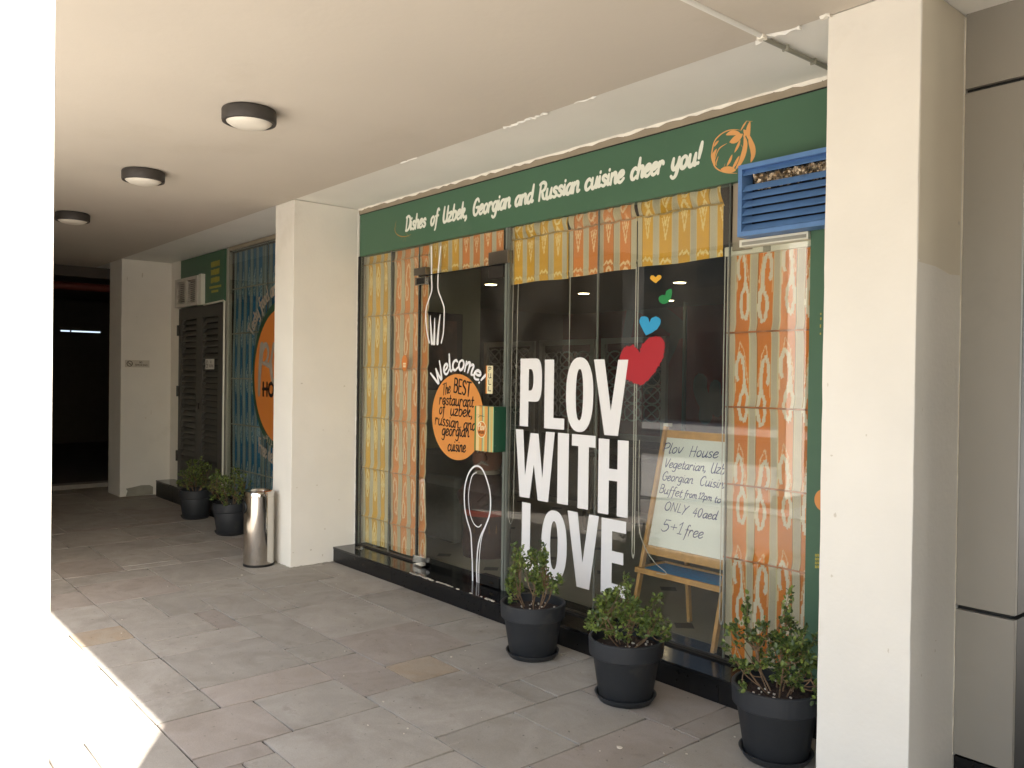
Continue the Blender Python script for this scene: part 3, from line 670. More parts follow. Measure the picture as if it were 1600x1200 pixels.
obj('door_post', MB().box(-4.236, -4.216, YF-0.004, YF+0.05, PZ+0.001, 2.54), M['glass_edge'], front)
obj('door_post', MB().box(-4.208, -4.198, YF-0.002, YF+0.012, PZ+0.001, 2.54), M['glass_edge'], front)
obj('corner_bracket', MB().box(-6.02, -5.96, 3.46, 3.50, PZ+0.0005, PZ+0.008), M['chrome'], front)
YV = YF-0.0006
def poly_part(name, polys, m, parent, y=YV, th=0.0012):
    """flat film letters from outline polygons (x, z)"""
    import mathutils
    mb = MB()
    for loops in polys:
        L3 = [[Vector((p[0], p[1], 0)) for p in l] for l in loops]
        tri = mathutils.geometry.tessellate_polygon(L3); flat = [p for l in L3 for p in l]; k = len(mb.v)
        mb.v += [(p.x, y-th, p.y) for p in flat]
        for t in tri:
            a, b, c = [flat[i] for i in t]
            s = (b.x-a.x)*(c.y-a.y)-(b.y-a.y)*(c.x-a.x)
            mb.f.append(tuple(k+i for i in (t if s > 0 else t[::-1])))
        s0 = 0
        for l in L3:
            n = len(l); kk = len(mb.v)
            mb.v += [(p.x, y-th, p.y) for p in l]+[(p.x, y, p.y) for p in l]
            for i in range(n): j = (i+1) % n; mb.f.append((kk+i, kk+j, kk+n+j, kk+n+i))
    return obj(name, mb, m, parent, fix=False)
def oval(x0, x1, z0, z1, n=40, e=2.35):
    cx, cz, a, b = (x0+x1)/2, (z0+z1)/2, (x1-x0)/2, (z1-z0)/2; out = []
    for i in range(n):
        q = 2*PI*i/n; c, s = math.cos(q), math.sin(q)
        out.append((cx+a*math.copysign(abs(c)**(2/e), c), cz+b*math.copysign(abs(s)**(2/e), s)))
    return out
def bowl(x0, x1, z0, z1, n=16, e=2.6):   # right half of a bowl, from top-left to bottom-left
    cz, b = (z0+z1)/2, (z1-z0)/2; out = [(x0, z1)]; xm = x0+(x1-x0)*0.35
    for i in range(n+1):
        q = PI/2-PI*i/n; c, s = math.cos(q), math.sin(q)
        out.append((xm+(x1-xm)*abs(c)**(2/e), cz+b*math.copysign(abs(s)**(2/e), s)))
    out.append((x0, z0)); return out
def big(name, loops, pane): return poly_part('vinyl_letter', [loops], M['white'], pane)
pl, pr = panes[2], panes[3]
z1, z0 = 1.668, 1.230
big('P', [[(-4.070, z0), (-3.988, z0), (-3.988, 1.392)]+[(-3.96, 1.392)]+bowl(-3.95, -3.862, 1.392, z1)[::-1][1:-1]+[(-4.070, z1)], bowl(-3.988, -3.942, 1.462, 1.600)[::-1]], pl)
z1, z0 = 1.660, 1.228
big('L', [[(-3.836, z0), (-3.655, z0), (-3.655, z0+0.068), (-3.752, z0+0.068), (-3.752, z1), (-3.836, z1)]], pl)
big('O', [oval(-3.642, -3.412, 1.222, 1.672), oval(-3.558, -3.496, 1.292, 1.602)[::-1]], pl)
big('V', [[(-3.410, 1.658), (-3.325, 1.658), (-3.270, 1.36), (-3.218, 1.655), (-3.142, 1.655), (-3.212, 1.218), (-3.318, 1.218)]], pr)
z1, z0 = 1.207, 0.770
big('W', [[(-4.108, z1), (-4.034, z1), (-4.012, 0.91), (-3.962, 1.19), (-3.888, 1.19), (-3.846, 0.91), (-3.818, z1), (-3.738, z1), (-3.790, z0-0.004), (-3.886, z0-0.004), (-3.928, 0.99), (-3.966, z0), (-4.062, z0)]], pl)
big('I', [[(-3.708, z0), (-3.612, z0), (-3.612, z1), (-3.708, z1)]], pl)
big('T', [[(-3.585, z1), (-3.388, z1), (-3.388, 1.137), (-3.442, 1.137), (-3.442, z0-0.006), (-3.530, z0-0.006), (-3.530, 1.137), (-3.585, 1.137)]], pl)
big('H', [[(-3.362, 1.195), (-3.278, 1.195), (-3.278, 1.025), (-3.212, 1.025), (-3.212, 1.195), (-3.130, 1.195), (-3.130, 0.758), (-3.212, 0.758), (-3.212, 0.957), (-3.278, 0.957), (-3.278, 0.758), (-3.362, 0.758)]], pr)
z1, z0 = 0.738, 0.302
big('L', [[(-4.036, z0), (-3.862, z0), (-3.862, z0+0.068), (-3.955, z0+0.068), (-3.955, z1), (-4.036, z1)]], pl)
big('O', [oval(-3.846, -3.618, 0.287, 0.722), oval(-3.766, -3.698, 0.355, 0.655)[::-1]], pl)
big('V', [[(-3.614, z1), (-3.528, z1), (-3.482, 0.44), (-3.432, z1), (-3.352, z1), (-3.424, 0.290), (-3.528, 0.290)]], pl)
big('E', [[(-3.330, 0.298), (-3.138, 0.298), (-3.138, 0.366), (-3.246, 0.366), (-3.246, 0.485), (-3.158, 0.485), (-3.158, 0.553), (-3.246, 0.553), (-3.246, 0.667), (-3.140, 0.667), (-3.140, 0.735), (-3.330, 0.735)]], pr)
def zz(x, y): return at(780+x/2.143, 400+y/2.143)
hearts = [('red', [(480,432),(458,428),(436,418),(416,400),(405,378),(402,350),(408,322),(424,304),(446,299),(462,308),(470,326),(474,306),(488,286),(508,272),(534,268),(550,280),(554,305),(550,335),(538,362),(522,388),(502,410)], 0.006),
          ('blue_v', [(492,266),(480,245),(470,222),(474,206),(486,202),(498,207),(504,222),(510,209),(524,203),(537,208),(541,222),(530,243),(512,256)], 0.0012),
          ('green_v', [(548,161),(536,152),(535,138),(545,131),(556,130),(560,117),(576,110),(579,125),(572,148),(560,159)], 0.001),
          ('yel_v', [(525,91),(514,84),(506,76),(508,67),(517,65),(524,71),(532,64),(542,66),(543,74),(535,82)], 0.0008)]
for nm, pts, j in hearts:
    hm = MB(); filled(hm, [zz(*p) for p in pts], YV-0.0004, jit=j, seed=3); obj('vinyl_heart', hm, M[nm], pr, fix=False)
dm = MB(); c = at(632, 567); dm.disc((c.x, c.z), 0.040, YV, rz=0.062); ds = obj('round_sticker', dm, M['brownorange'], panes[1])
tm = MB(); word(tm, 'OPEN', (c.x-0.018, YV-0.001, c.z-0.028), (c.x+0.02, YV-0.001, c.z-0.028), 0.02, 0.003); word(tm, 'FREE', (c.x-0.018, YV-0.001, c.z-0.002), (c.x+0.02, YV-0.001, c.z-0.002), 0.018, 0.003)
if False: obj('sticker_lettering', tm, M['signwhite'], ds, fix=False)
bm_ = MB()
for k in range(3): bm_.box(c.x-0.018, c.x+0.02, YV-0.0012, YV-0.0005, c.z-0.034+0.013*k, c.z-0.026+0.013*k)
obj('sticker_print', bm_, M['cream_plate'], ds)

# ------------------------------------------------------------------ glass door
door = thing('glass_door', 'frameless glass entrance door with white fork and spoon outlines and an orange welcome disc', 'door', (-4.75, YF, PZ))
dp = obj('door_leaf', MB().box(-5.250, -4.240, YF, YF+0.012, PZ+0.03, 2.292), M['glass'], door)
obj('leaf_edge', MB().box(-5.253, -5.247, YF-0.001, YF+0.013, PZ+0.03, 2.292), M['blackgap'], door)
obj('leaf_edge', MB().box(-4.243, -4.237, YF-0.001, YF+0.013, PZ+0.03, 2.292), M['glass_edge'], door)
pf = MB(); pf.box(-5.31, -5.155, YF-0.018, YF+0.03, 2.31, 2.365); obj('patch_fitting', pf, M['steel'], door, bevel=0.002)
pf = MB(); pf.box(-5.29, -5.155, YF-0.018, YF+0.03, 2.232, 2.292); pf2 = obj('patch_fitting', pf, M['chrome'], door, bevel=0.002)
obj('patch_inset', MB().box(-5.262, -5.165, YF-0.0205, YF-0.017, 2.240, 2.284), M['blackgap'], pf2)
pf = MB(); pf.box(-4.40, -4.195, YF-0.018, YF+0.03, 2.305, 2.39); obj('patch_fitting', pf, M['steel'], door, bevel=0.002)
pf = MB(); pf.box(-4.40, -4.245, YF-0.018, YF+0.03, 2.21, 2.292); obj('patch_fitting', pf, M['darkmetal'], door, bevel=0.002)
pf = MB(); pf.box(-5.275, -5.10, YF-0.018, YF+0.03, PZ+0.008, PZ+0.062); obj('patch_fitting', pf, M['chrome'], door, bevel=0.002)
obj('floor_pivot', MB().box(-5.20, -5.09, YF-0.06, YF-0.02, PZ+0.0005, PZ+0.012), M['chrome'], door)
pf = MB(); pf.box(-4.44, -4.245, YF-0.018, YF+0.03, PZ+0.008, PZ+0.075); b_ = obj('patch_fitting', pf, M['blackgap'], door, bevel=0.002)
obj('lock', MB().box(-4.335, -4.29, YF-0.024, YF-0.018, PZ+0.030, PZ+0.043), M['chrome'], b_)
fk = MB(); rb = Rib(fk, lambda u, v: at(640+u/6, 420+v/6), (0,-1,0))
for pts in [[(205,-205),(206,-90),(206,0),(206,100),(208,200),(180,290),(156,370),(153,480),(165,600),(185,692)], [(292,-205),(280,-90),(270,0),(266,100),(268,200),(300,290),(324,370),(323,480),(316,600),(298,692)]]:
    rb.stroke(pts, 0.0145)
for pts in [[(194,440),(200,560),(210,698)], [(236,462),(234,560),(230,700)], [(287,428),(272,560),(262,698)]]:
    rb.stroke(pts, 0.025, taper=lambda t: 0.25+0.9*t**0.6)
obj('fork_outline', fk, M['white'], dp, fix=False)
sp = MB(); rb = Rib(sp, lambda u, v: at(640+u/4.615, 680+v/4.615), (0,-1,0))
rb.stroke([(455,1080),(453,950),(447,800),(440,700),(412,600),(396,500),(398,380),(420,290),(450,240),(485,222),(520,240),(550,300),(578,400),(584,500),(575,580),(545,660),(512,730),(492,820),(484,950),(487,1080)], 0.0135)
rb.stroke([(584,470),(580,560),(552,650),(522,730),(508,820),(500,950),(500,1080)], 0.008)
rb.stroke([(482,268),(452,292),(432,370),(425,450),(435,560),(462,635),(495,662),(518,645)], 0.0075)
obj('spoon_outline', sp, M['white'], dp, fix=False)
CX, CZ, CR = -4.757, 1.256, 0.308
disc_ = obj('orange_disc', MB().disc((CX, CZ), CR, YV, 72), M['orange'], dp)
wm = MB()
def arcfn(u, v):
    a = R(141-u*99); rr = 0.338+0.125*v
    return Vector((CX+0.012+rr*math.cos(a), YV, CZ+rr*math.sin(a)))
text(wm, 'Welcome!', arcfn, (0,-1,0), 0.019, 0.06, taper=brush)
obj('welcome_lettering', wm, M['white'], dp, fix=False)
dmB = MB()
def q6(x, y): return at(640+x/6, 540+y/6, 1, YV-0.0008)
for s_, a_, b_, h, w in [('The', (305,468), (383,440), 0.082, 0.009), ('BEST', (408,432), (572,478), 0.10, 0.014), ('restaurant', (275,548), (600,578), 0.085, 0.0105), ('of', (275,640), (330,640), 0.088, 0.0105),
                      ('uzbek,', (378,652), (592,672), 0.085, 0.0105), ('russian,', (235,735), (480,780), 0.085, 0.0105), ('and', (503,783), (622,797), 0.085, 0.0105), ('georgian', (300,838), (557,858), 0.085, 0.0105), ('cuisine', (355,985), (525,1000), 0.085, 0.0105)]:
    word(dmB, s_, q6(*a_), q6(*b_), h, w, slant=0.1, taper=brush)
obj('disc_lettering', dmB, M['black'], disc_, fix=False)
pu = obj('pull_plate', MB().box(-4.424, -4.354, YF-0.004, YF-0.0005, 1.432, 1.622), M['cream_plate'], dp)
obj('plate_edge', MB().box(-4.427, -4.413, YF-0.0045, YF-0.0006, 1.431, 1.623), M['orange'], pu)
pm = MB()
for i, ch in enumerate('PULL'): word(pm, ch, (-4.402, YF-0.0042, 1.583-0.044*i), (-4.368, YF-0.0042, 1.583-0.044*i), 0.030, 0.0055)
obj('plate_lettering', pm, M['black'], pu, fix=False)
# leaflet box fixed to the door
lb = thing('leaflet_box', 'small striped leaflet box with green sides hanging on the glass door', 'box', (-4.46, YF, 1.02))
nx, nz = 56, 10; _a = at(742, 634, 1, 3.44); _b = at(771, 707, 1, 3.44); XA, XB, ZA, ZC = _a.x, _b.x, _b.z, _a.z
cols = [(40,130,76),(176,190,150),(112,140,130),(214,160,84),(176,190,130),(214,160,84),(120,120,60),(220,190,120),(214,150,74),(176,190,150),(80,120,90),(214,170,96),(222,196,140),(214,150,80)]
vm_ = MB(); vc = []
for i in range(nx+1):
    for j in range(2): vm_.v.append((XA+(XB-XA)*i/nx, 3.440, ZA+(ZC-ZA)*j))
for i in range(nx): vm_.f.append((i*2, i*2+2, i*2+3, i*2+1))
fp = obj('striped_panel', vm_, M['printed'], lb, fix=False)
ca = fp.data.color_attributes.new('print', 'FLOAT_COLOR', 'CORNER')
rr_ = random.Random(5); seq = [rr_.choice(cols[1:]) for _ in range(nx)]; seq[0] = seq[1] = cols[0]; seq[-1] = seq[-2] = cols[0]
for i in range(1, nx-2):
    if rr_.random() < 0.5: seq[i+1] = seq[i]
for i, p in enumerate(fp.data.polygons):
    for l in p.loop_indices: ca.data[l].color = (*lin(seq[i]), 1)
obj('housing', MB().box(XA, XB, 3.4412, YF-0.001, ZA, ZC), M['boxgreen'], lb)
bx = MB(); bx.box(XB-0.05, -4.262, 3.528, YF-0.001, ZA+0.02, ZC+0.004); obj('back_plate', bx, M['boxgreen'], lb)
for _z in (ZC-0.035, ZA+0.04): obj('holder_bar', MB().box(XB+0.001, -4.262, 3.45, 3.455, _z, _z+0.005), M['glass_edge'], lb)
_c = at(752.5, 671, 1, 3.44); lx, lz = _c.x, _c.z
lg = obj('logo_disc', MB().disc((lx, lz), 0.050, 3.4392, rz=0.056), M['cream_plate'], lb); lg2 = obj('logo_centre', MB().disc((lx, lz), 0.045, 3.4388, rz=0.051), M['brownorange'], lg)
lt = MB(); word(lt, 'Plov', (lx-0.038, 3.438, lz-0.002), (lx+0.036, 3.438, lz-0.002), 0.045, 0.006, slant=0.1); obj('logo_lettering', lt, M['cream_plate'], lg, fix=False)
lt = MB(); word(lt, 'HOUSE'.replace('U', 'O'), (lx-0.03, 3.438, lz-0.026), (lx+0.03, 3.438, lz-0.026), 0.014, 0.003) if False else word(lt, 'HOUSE', (lx-0.03, 3.438, lz-0.026), (lx+0.03, 3.438, lz-0.026), 0.014, 0.003); obj('logo_caption', lt, M['black'], lg, fix=False)
lt = MB(); rb = Rib(lt, lambda u, v: Vector((lx+u, 3.4395, lz+v)), (0,-1,0))
for pts in [[(-0.04,0.075),(-0.02,0.09),(0.03,0.088)], [(-0.05,0.10),(-0.02,0.095)], [(0.0,0.09),(0.02,0.105)], [(-0.045,0.085),(-0.06,0.10)]]: rb.stroke(pts, 0.005, taper=ge)
obj('leaf_drawing', lt, M['dgreen'], lg, fix=False)

# ------------------------------------------------------------------ ikat fabric
def segd(px, pz, a, b):
    ax, az = a; bx, bz = b; dx, dz = bx-ax, bz-az; L2 = dx*dx+dz*dz+1e-12
    t = np.clip(((px-ax)*dx+(pz-az)*dz)/L2, 0, 1); return np.hypot(px-ax-t*dx, pz-az-t*dz)
HOOK = [[(.22,.46),(.12,.38),(.15,.26),(.34,.14),(.55,.20),(.68,.36),(.70,.50),(.60,.60),(.42,.68),(.36,.80),(.50,.95),(.72,.97),(.88,.84),(.86,.68),(.70,.52)]]
ARCH = [[(.05,.62),(.12,.3),(.36,.0),(.66,.12),(.92,.5)]]
LENS = [[(.5,0),(.22,.3),(.14,.55),(.3,.82),(.5,1)], [(.5,0),(.78,.3),(.86,.55),(.7,.82),(.5,1)], [(.5,.35),(.38,.52),(.5,.72),(.62,.52),(.5,.35)]]
CHEV = [[(.1,.06),(.3,-.0),(.5,.05),(.7,-.0),(.9,.06)]]
def ikat(X, Z, style, seed, per, wcol, off, vper, vh, phase=0.0):
    r = np.random.default_rng(seed)
    k = np.floor((X-off)/per).astype(int); u = (X-off)-k*per; incol = u < wcol
    uu = u/wcol; uu = np.where(k % 2 == 1, 1-uu, uu)
    jit = r.normal(0, 1, 4096); ix = (np.abs(X)*1000/2.2).astype(int) % 4096
    Zj = Z+jit[ix]*0.0022+0.02*np.sin(k*2.1)
    m = np.mod(Zj-phase, vper); v = 1-m/vh                # v=0 top, 1 bottom of the motif
    pal = dict(orange=((212,126,52),(188,178,156),(217,207,184),(226,188,144)), orange2=((216,140,80),(188,176,146),(230,196,154),(218,162,116)), yellow=((214,166,62),(186,178,152),(236,214,152),(222,188,104)),
               ytop=((216,166,58),(188,180,156),(238,216,150),(222,188,104)), otop=((214,134,70),(188,180,156),(240,208,160),(222,188,104)),
               blue=((30,104,146),(134,150,150),(172,188,186),(104,150,166)))[style]
    base, grey, orn, thin = [np.array(lin(c)) for c in pal]
    C = np.where(incol[..., None], base, grey)
    # slight band variation of the warp
    C = C*(1+0.06*np.sin(Z*9+k*1.7))[..., None]
    line = (np.abs(u-wcol-0.003) < 0.0022) | (np.abs(u-per+0.003) < 0.0022)
    C = np.where(line[..., None], np.array(lin((206,196,158) if style != 'blue' else (104,120,112))), C)
    edge = (np.abs(u-wcol) < 0.0013) | (np.abs(u) < 0.0013)
    C = np.where((edge & ~line)[..., None], C*0.45, C)
    sx, sz = wcol, vh
    def paint(C, paths, w, col):
        d = np.full(X.shape, 9.0)
        for P in paths:
            for a, b in zip(P[:-1], P[1:]): d = np.minimum(d, segd(uu*sx, v*sz, (a[0]*sx, a[1]*sz), (b[0]*sx, b[1]*sz)))
        mk = incol & (d < w*(1+0.14*jit[(ix*7) % 4096]))
        return np.where(mk[..., None], col, C)
    if style in ('orange', 'orange2'):
        C = paint(C, ARCH, 0.0028, thin); C = paint(C, HOOK, 0.0092 if style == 'orange' else 0.0066, orn)
        if style == 'orange2': C = paint(C, [[(x, y+1.12) for x, y in CHEV[0]]], 0.004, orn)
    elif style == 'yellow':
        C = paint(C, LENS, 0.0056, orn); C = paint(C, [[(x, y+1.2) for x, y in CHEV[0]]], 0.006, orn)
    elif style in ('ytop', 'otop'):
        C = paint(C, [[(.22,.02),(.36,.20),(.50,.42),(.64,.20),(.78,.02)], [(.38,.0),(.5,.16),(.62,.0)]], 0.0036, orn)
        C = paint(C, [[(x, y+0.78) for x, y in CHEV[0]]], 0.0058, orn)
        if style == 'otop': C = paint(C, [[(.2,1.06),(.35,.93),(.5,.90),(.65,.93),(.8,1.06)]], 0.007, orn)
    else:
        C = paint(C, LENS, 0.006, orn); C = paint(C, HOOK, 0.005, thin)
    return C
def drape(name, x0, x1, z0, z1, yfn, style, parent, step=0.005, seed=1, per=0.127, wcol=0.083, off=0.041, vper=0.515, vh=0.41, phase=0.0, zfn=None, mname='fabric'):
    nx = max(2, int((x1-x0)/step)); nz = max(2, int((z1-z0)/step))
    xs = np.linspace(x0, x1, nx+1); zs = np.linspace(z0, z1, nz+1); X, Z = np.meshgrid(xs, zs)
    Y = yfn(X, Z); Zr = Z if zfn is None else zfn(X, Z)
    C = ikat(X-x0, Z if zfn is None else Z, style, seed, per, wcol, off, vper, vh, phase)
    V = np.stack([X, Y, Zr], -1).reshape(-1, 3)
    off_ = root_of(parent).location; V = V-np.array(off_)
    idx = np.arange((nx+1)*(nz+1)).reshape(nz+1, nx+1)
    F = np.stack([idx[:-1,:-1], idx[:-1,1:], idx[1:,1:], idx[1:,:-1]], -1).reshape(-1, 4)
    me = bpy.data.meshes.new(name); me.vertices.add(len(V)); me.vertices.foreach_set('co', V.ravel())
    me.loops.add(F.size); me.loops.foreach_set('vertex_index', F.ravel()); me.polygons.add(len(F))
    me.polygons.foreach_set('loop_start', np.arange(0, F.size, 4)); me.update(calc_edges=True)
    me.polygons.foreach_set('use_smooth', np.ones(len(F), dtype=bool))
    ca = me.color_attributes.new('print', 'FLOAT_COLOR', 'POINT')
    ca.data.foreach_set('color', np.concatenate([C.reshape(-1,3), np.ones((len(V),1))], 1).ravel().astype(np.float32))
    return link(name, me, M[mname], parent)
def battens(parent, x0, x1, y, zs, m, r=0.0045, dots=True):
    for z in zs: obj('batten', MB().tube([(x0, y, z-0.002), ((x0+x1)/2, y-0.001, z), (x1, y, z-0.001)], r, 8), m, parent, smooth=True)
M['bat_y'] = mat('batten_yellow', (176, 150, 92), 0.7, var=0.3, scale=40); M['bat_o'] = mat('batten_orange', (190, 146, 104), 0.7, var=0.35, scale=30); M['bat_r'] = mat('batten_rust', (176, 112, 66), 0.7, var=0.4, scale=22)
def tall(x0, x1, z0, z1, y, style, label, bz, bm_, seed, **k):
    t = thing('roman_blind', label, 'blind', ((x0+x1)/2, y, z0), 'patterned roman blinds behind the main shop glass')
    r_ = random.Random(seed); ph = r_.uniform(0, 6)
    def yf(X, Z):
        o = 0.0045*np.sin((X-x0)*27+ph+1.3*np.sin(Z*3))*np.sin(Z*6+ph)+0.004*np.sin(Z*2.2+ph)+0.003*np.sin((X-x0)*11+Z*4+ph)
        for b in bz: o = o-0.010*np.exp(-np.abs(Z-b)/0.02)+0.004*np.exp(-((Z-b-0.05)/0.03)**2)
        return y+o
    drape('fabric', x0, x1, z0, z1, yf, style, t, seed=seed, **k)
    battens(t, x0, x1, y-0.016, bz, M[bm_])
    return t
tall(-6.150, -5.738, 0.14, 2.56, 3.60, 'yellow', 'leftmost tall yellow striped blind next to the plastered column', [2.47, 2.035, 1.612, 1.194, 0.769, 0.361], 'bat_y', 11, per=0.118, wcol=0.066, off=0.050, vper=0.423, vh=0.24, phase=0.10)
tall(-5.700, -5.205, 0.14, 2.56, 3.60, 'orange2', 'tall faded orange striped blind between the yellow one and the glass door', [2.465, 2.033, 1.602, 1.186, 0.769, 0.359], 'bat_o', 12, per=0.125, wcol=0.074, off=0.03, vper=0.43, vh=0.34, phase=0.0)
rbld = tall(-2.512, -2.045, 0.135, 2.195, 3.60, 'orange', 'tall orange blind with pale hook motifs under the blue louvre', [1.79, 1.413, 1.02, 0.645, 0.27], 'bat_r', 13, step=0.004, phase=0.30)
obj('headrail', MB().box(-2.53, -2.035, 3.575, 3.615, 2.18, 2.225), M['cream'], rbld, bevel=0.003)
obj('rail_clip', MB().box(-2.30, -2.262, 3.568, 3.575, 2.18, 2.236), M['greyframe'], rbld)
def short(x0, x1, z0, style, label, seed, y=3.60, fold=2.455, bulge=True):
    topstyle = style; style = {'yellow': 'ytop', 'orange2': 'otop'}[style]
    t = thing('roman_blind', label, 'blind', ((x0+x1)/2, y, z0), 'patterned roman blinds behind the main shop glass')
    r_ = random.Random(seed); ph = r_.uniform(0, 6)
    drape('lower_flap', x0, x1, z0, fold, lambda X, Z: y-0.022+0.004*np.sin((X-x0)*20+ph)+0.05*(fold-Z)*0.25-0.006*np.exp(-np.abs(Z-z0-0.035)/0.004), style, t, step=0.0045, seed=seed,
          per=0.126, wcol=0.080, off=0.035, vper=0.60, vh=0.30 if bulge else 0.24, phase=z0-0.02,
          zfn=lambda X, Z: Z+0.004*np.sin((X-x0)*9+ph))
    if bulge:
        def yb(X, Z): return y-0.012-0.020*np.sin((Z-fold)/(2.58-fold)*PI)+0.008*np.sin((X-x0)*70+ph+Z*30)
        drape('gathered_top', x0+0.004, x1-0.004, fold-0.01, 2.58, yb, topstyle, t, step=0.0045, seed=seed+50, per=0.126, wcol=0.080, off=0.035, vper=0.16, vh=0.15, phase=0.1)
        obj('fold_tape', MB().tube([(x0+(x1-x0)*i/14, y-0.028-0.006*r_.random(), fold+0.006*r_.uniform(-1, 1)) for i in range(15)], 0.005, 6), M['bat_y'] if topstyle == 'yellow' else M['bat_o'], t, smooth=True)
    return t
short(-5.175, -4.800, 2.312, 'yellow', 'short yellow blind crossed by the white fork handle, above the glass door', 21, bulge=False, fold=2.57)
short(-4.797, -4.300, 2.312, 'orange2', 'short orange blind above the door, right of the fork handle', 22, bulge=False, fold=2.57)
short(-4.225, -3.672, 2.163, 'yellow', 'short gathered yellow blind right of the door, above PLOV', 23)
short(-3.664, -3.126, 2.170, 'orange2', 'short gathered orange blind between two yellow ones at the window top', 24)
short(-3.118, -2.545, 2.178, 'yellow', 'short gathered yellow blind above the hearts, left of the blue louvre', 25)
# draw cords
def cordset(label, x, ztop, zbot, n=2, sep=0.014, loop=0.03, y=3.575, lean=0.0, r=0.0022):
    t = thing('draw_cord', label, 'cord', (x, y, zbot), 'white draw cords of the blinds')
    for k in range(n):
        xx = x+sep*(k-(n-1)/2)
        obj('strand', MB().tube([(xx, y, ztop), (xx+lean*0.5, y, (ztop+zbot)/2), (xx+lean, y, zbot)], r, 6), M['cord'], t)
    if n == 2:
        a = x-sep/2+lean; b = x+sep/2+lean
        obj('loop', MB().tube([(a, y, zbot), (a+0.3*sep, y, zbot-loop*0.8), ((a+b)/2, y, zbot-loop), (b-0.3*sep, y, zbot-loop*0.8), (b, y, zbot)], r, 6), M['cord'], t)
    return t
cordset('white cord with a bottom loop between the yellow and orange tall blinds', -5.705, 2.5, 0.72, 2, 0.012)
cs = cordset('long looped white cord just right of the door post', -4.165, 2.165, 0.62, 2, 0.05, 0.05, lean=-0.02)
obj('joiner', MB().lathe([(0.001,-0.012),(0.006,-0.01),(0.006,0.01),(0.001,0.012)], (-4.148, 3.575, 1.62), 10), M['cord'], cs, smooth=True)
cordset('thin pale cord crossing the middle letters', -3.652, 2.17, 0.95, 1)
cordset('thicker white beaded chain beside the red heart', -3.112, 2.18, 0.56, 2, 0.016, r=0.003)
t = thing('draw_cord', 'slack white cord curling in front of the easel tray', 'cord', (-3.0, 3.58, 0.45), 'white draw cords of the blinds')
obj('strand', MB().tube(smooth([(-3.10,3.60,1.2),(-3.095,3.60,0.75),(-3.06,3.60,0.62),(-2.98,3.60,0.53),(-2.90,3.60,0.49),(-2.90,3.60,0.475),(-2.96,3.60,0.47)], 5), 0.0022, 6), M['cord'], t)
cordset('double beaded chain at the left edge of the big orange blind', -2.522, 2.2, 0.32, 2, 0.018, r=0.0028, y=3.585)

# ------------------------------------------------------------------ blue louvre
LX0, LX1, LZ0, LZ1, LY0, LY1 = -2.362, -1.70, 2.243, 2.588, 3.44, 3.531
lv = thing('louvre_vent', 'blue metal louvre box with foil stuffed behind its top gap, over the orange blind', 'vent', (-2.1, 3.5, 2.4))
fw = 0.022
fr = MB(); fr.box(LX0, LX1, LY0, LY1, LZ1-fw, LZ1); fr.box(LX0, LX1, LY0, LY1, LZ0, LZ0+fw); fr.box(LX0, LX0+fw, LY0+0.0005, LY1-0.0005, LZ0+fw, LZ1-fw); fr.box(LX1-fw, LX1, LY0+0.0005, LY1-0.0005, LZ0+fw, LZ1-fw)
obj('frame', fr, M['bluepaint'], lv)
for i in range(8):
    if i == 6: continue
    zc = LZ0+fw+0.020+i*0.0385
    s = MB(); s.prism([(LX0+fw, LY0+0.006, zc-0.017), (LX0+fw, LY0+0.009, zc-0.019), (LX0+fw, LY0+0.036, zc+0.014), (LX0+fw, LY0+0.033, zc+0.016)], (LX1-LX0-2*fw, 0, 0))
    obj('slat', s, M['bluepaint'], lv)
obj('back_void', MB().box(LX0+fw, LX1-fw, LY1+0.0005, LY1+0.004, LZ0+fw, LZ1-fw), M['blackgap'], lv)
fo = MB(); r = random.Random(8); nxx = 60
for i in range(nxx+1):
    for j in range(7): fo.v.append((LX0+0.05+(0.55)*i/nxx, LY0+0.045+0.022*r.random(), 2.465+0.075*j/6+0.01*r.random()))
for i in range(nxx):
    for j in range(6): fo.f.append((i*7+j, (i+1)*7+j, (i+1)*7+j+1, i*7+j+1))
obj('foil', fo, M['foil'], lv, fix=False)
sf = MB(); sf.box(-2.40, -2.03, YF-0.03, YF+0.05, 2.205, 2.240); obj('window_sill_rail', sf, M['cream'], front); obj('rail_groove', MB().box(-2.385, -2.04, YF-0.032, YF-0.029, 2.212, 2.228), M['greyframe'], front)
obj('dark_infill', MB().box(-2.476, -2.364, YF+0.02, YF+0.03, 2.2, 2.54), M['greige'], front)

# ------------------------------------------------------------------ ceiling lamps and conduit
lamp0 = None
for i, (x, y, lb_) in enumerate([(-4.236, 1.771, 'nearest of the three round dark rimmed ceiling lamps'), (-6.03, 1.770, 'middle one of the three round dark rimmed ceiling lamps'), (-8.08, 1.782, 'farthest round dark rimmed ceiling lamp, next to the left column')]):
    if lamp0 is None:
        lamp0 = thing('ceiling_lamp', lb_, 'lamp', (x, y, HC-0.004), 'round lamps on the corridor ceiling')
        z = HC-0.0045
        obj('ring', MB().lathe([(0.0,0),(0.128,0),(0.137,-0.006),(0.139,-0.012),(0.139,-0.062),(0.136,-0.070),(0.124,-0.0735),(0.119,-0.071),(0.117,-0.060)], (x, y, z), 64), M['lampring'], lamp0, smooth=True)
        obj('diffuser', MB().lathe([(0.117,-0.064),(0.114,-0.070),(0.095,-0.083),(0.06,-0.092),(0.03,-0.0955),(0.0,-0.0965)], (x, y, z), 64), M['lampglass'], lamp0, smooth=True)
    else:
        c = dup(lamp0); c.location = (x, y, HC-0.004); c['label'] = lb_
cd = thing('cable_conduit', 'thin painted conduit crossing the ceiling in front of the right column', 'conduit', (-1.9, 1.5, HC))
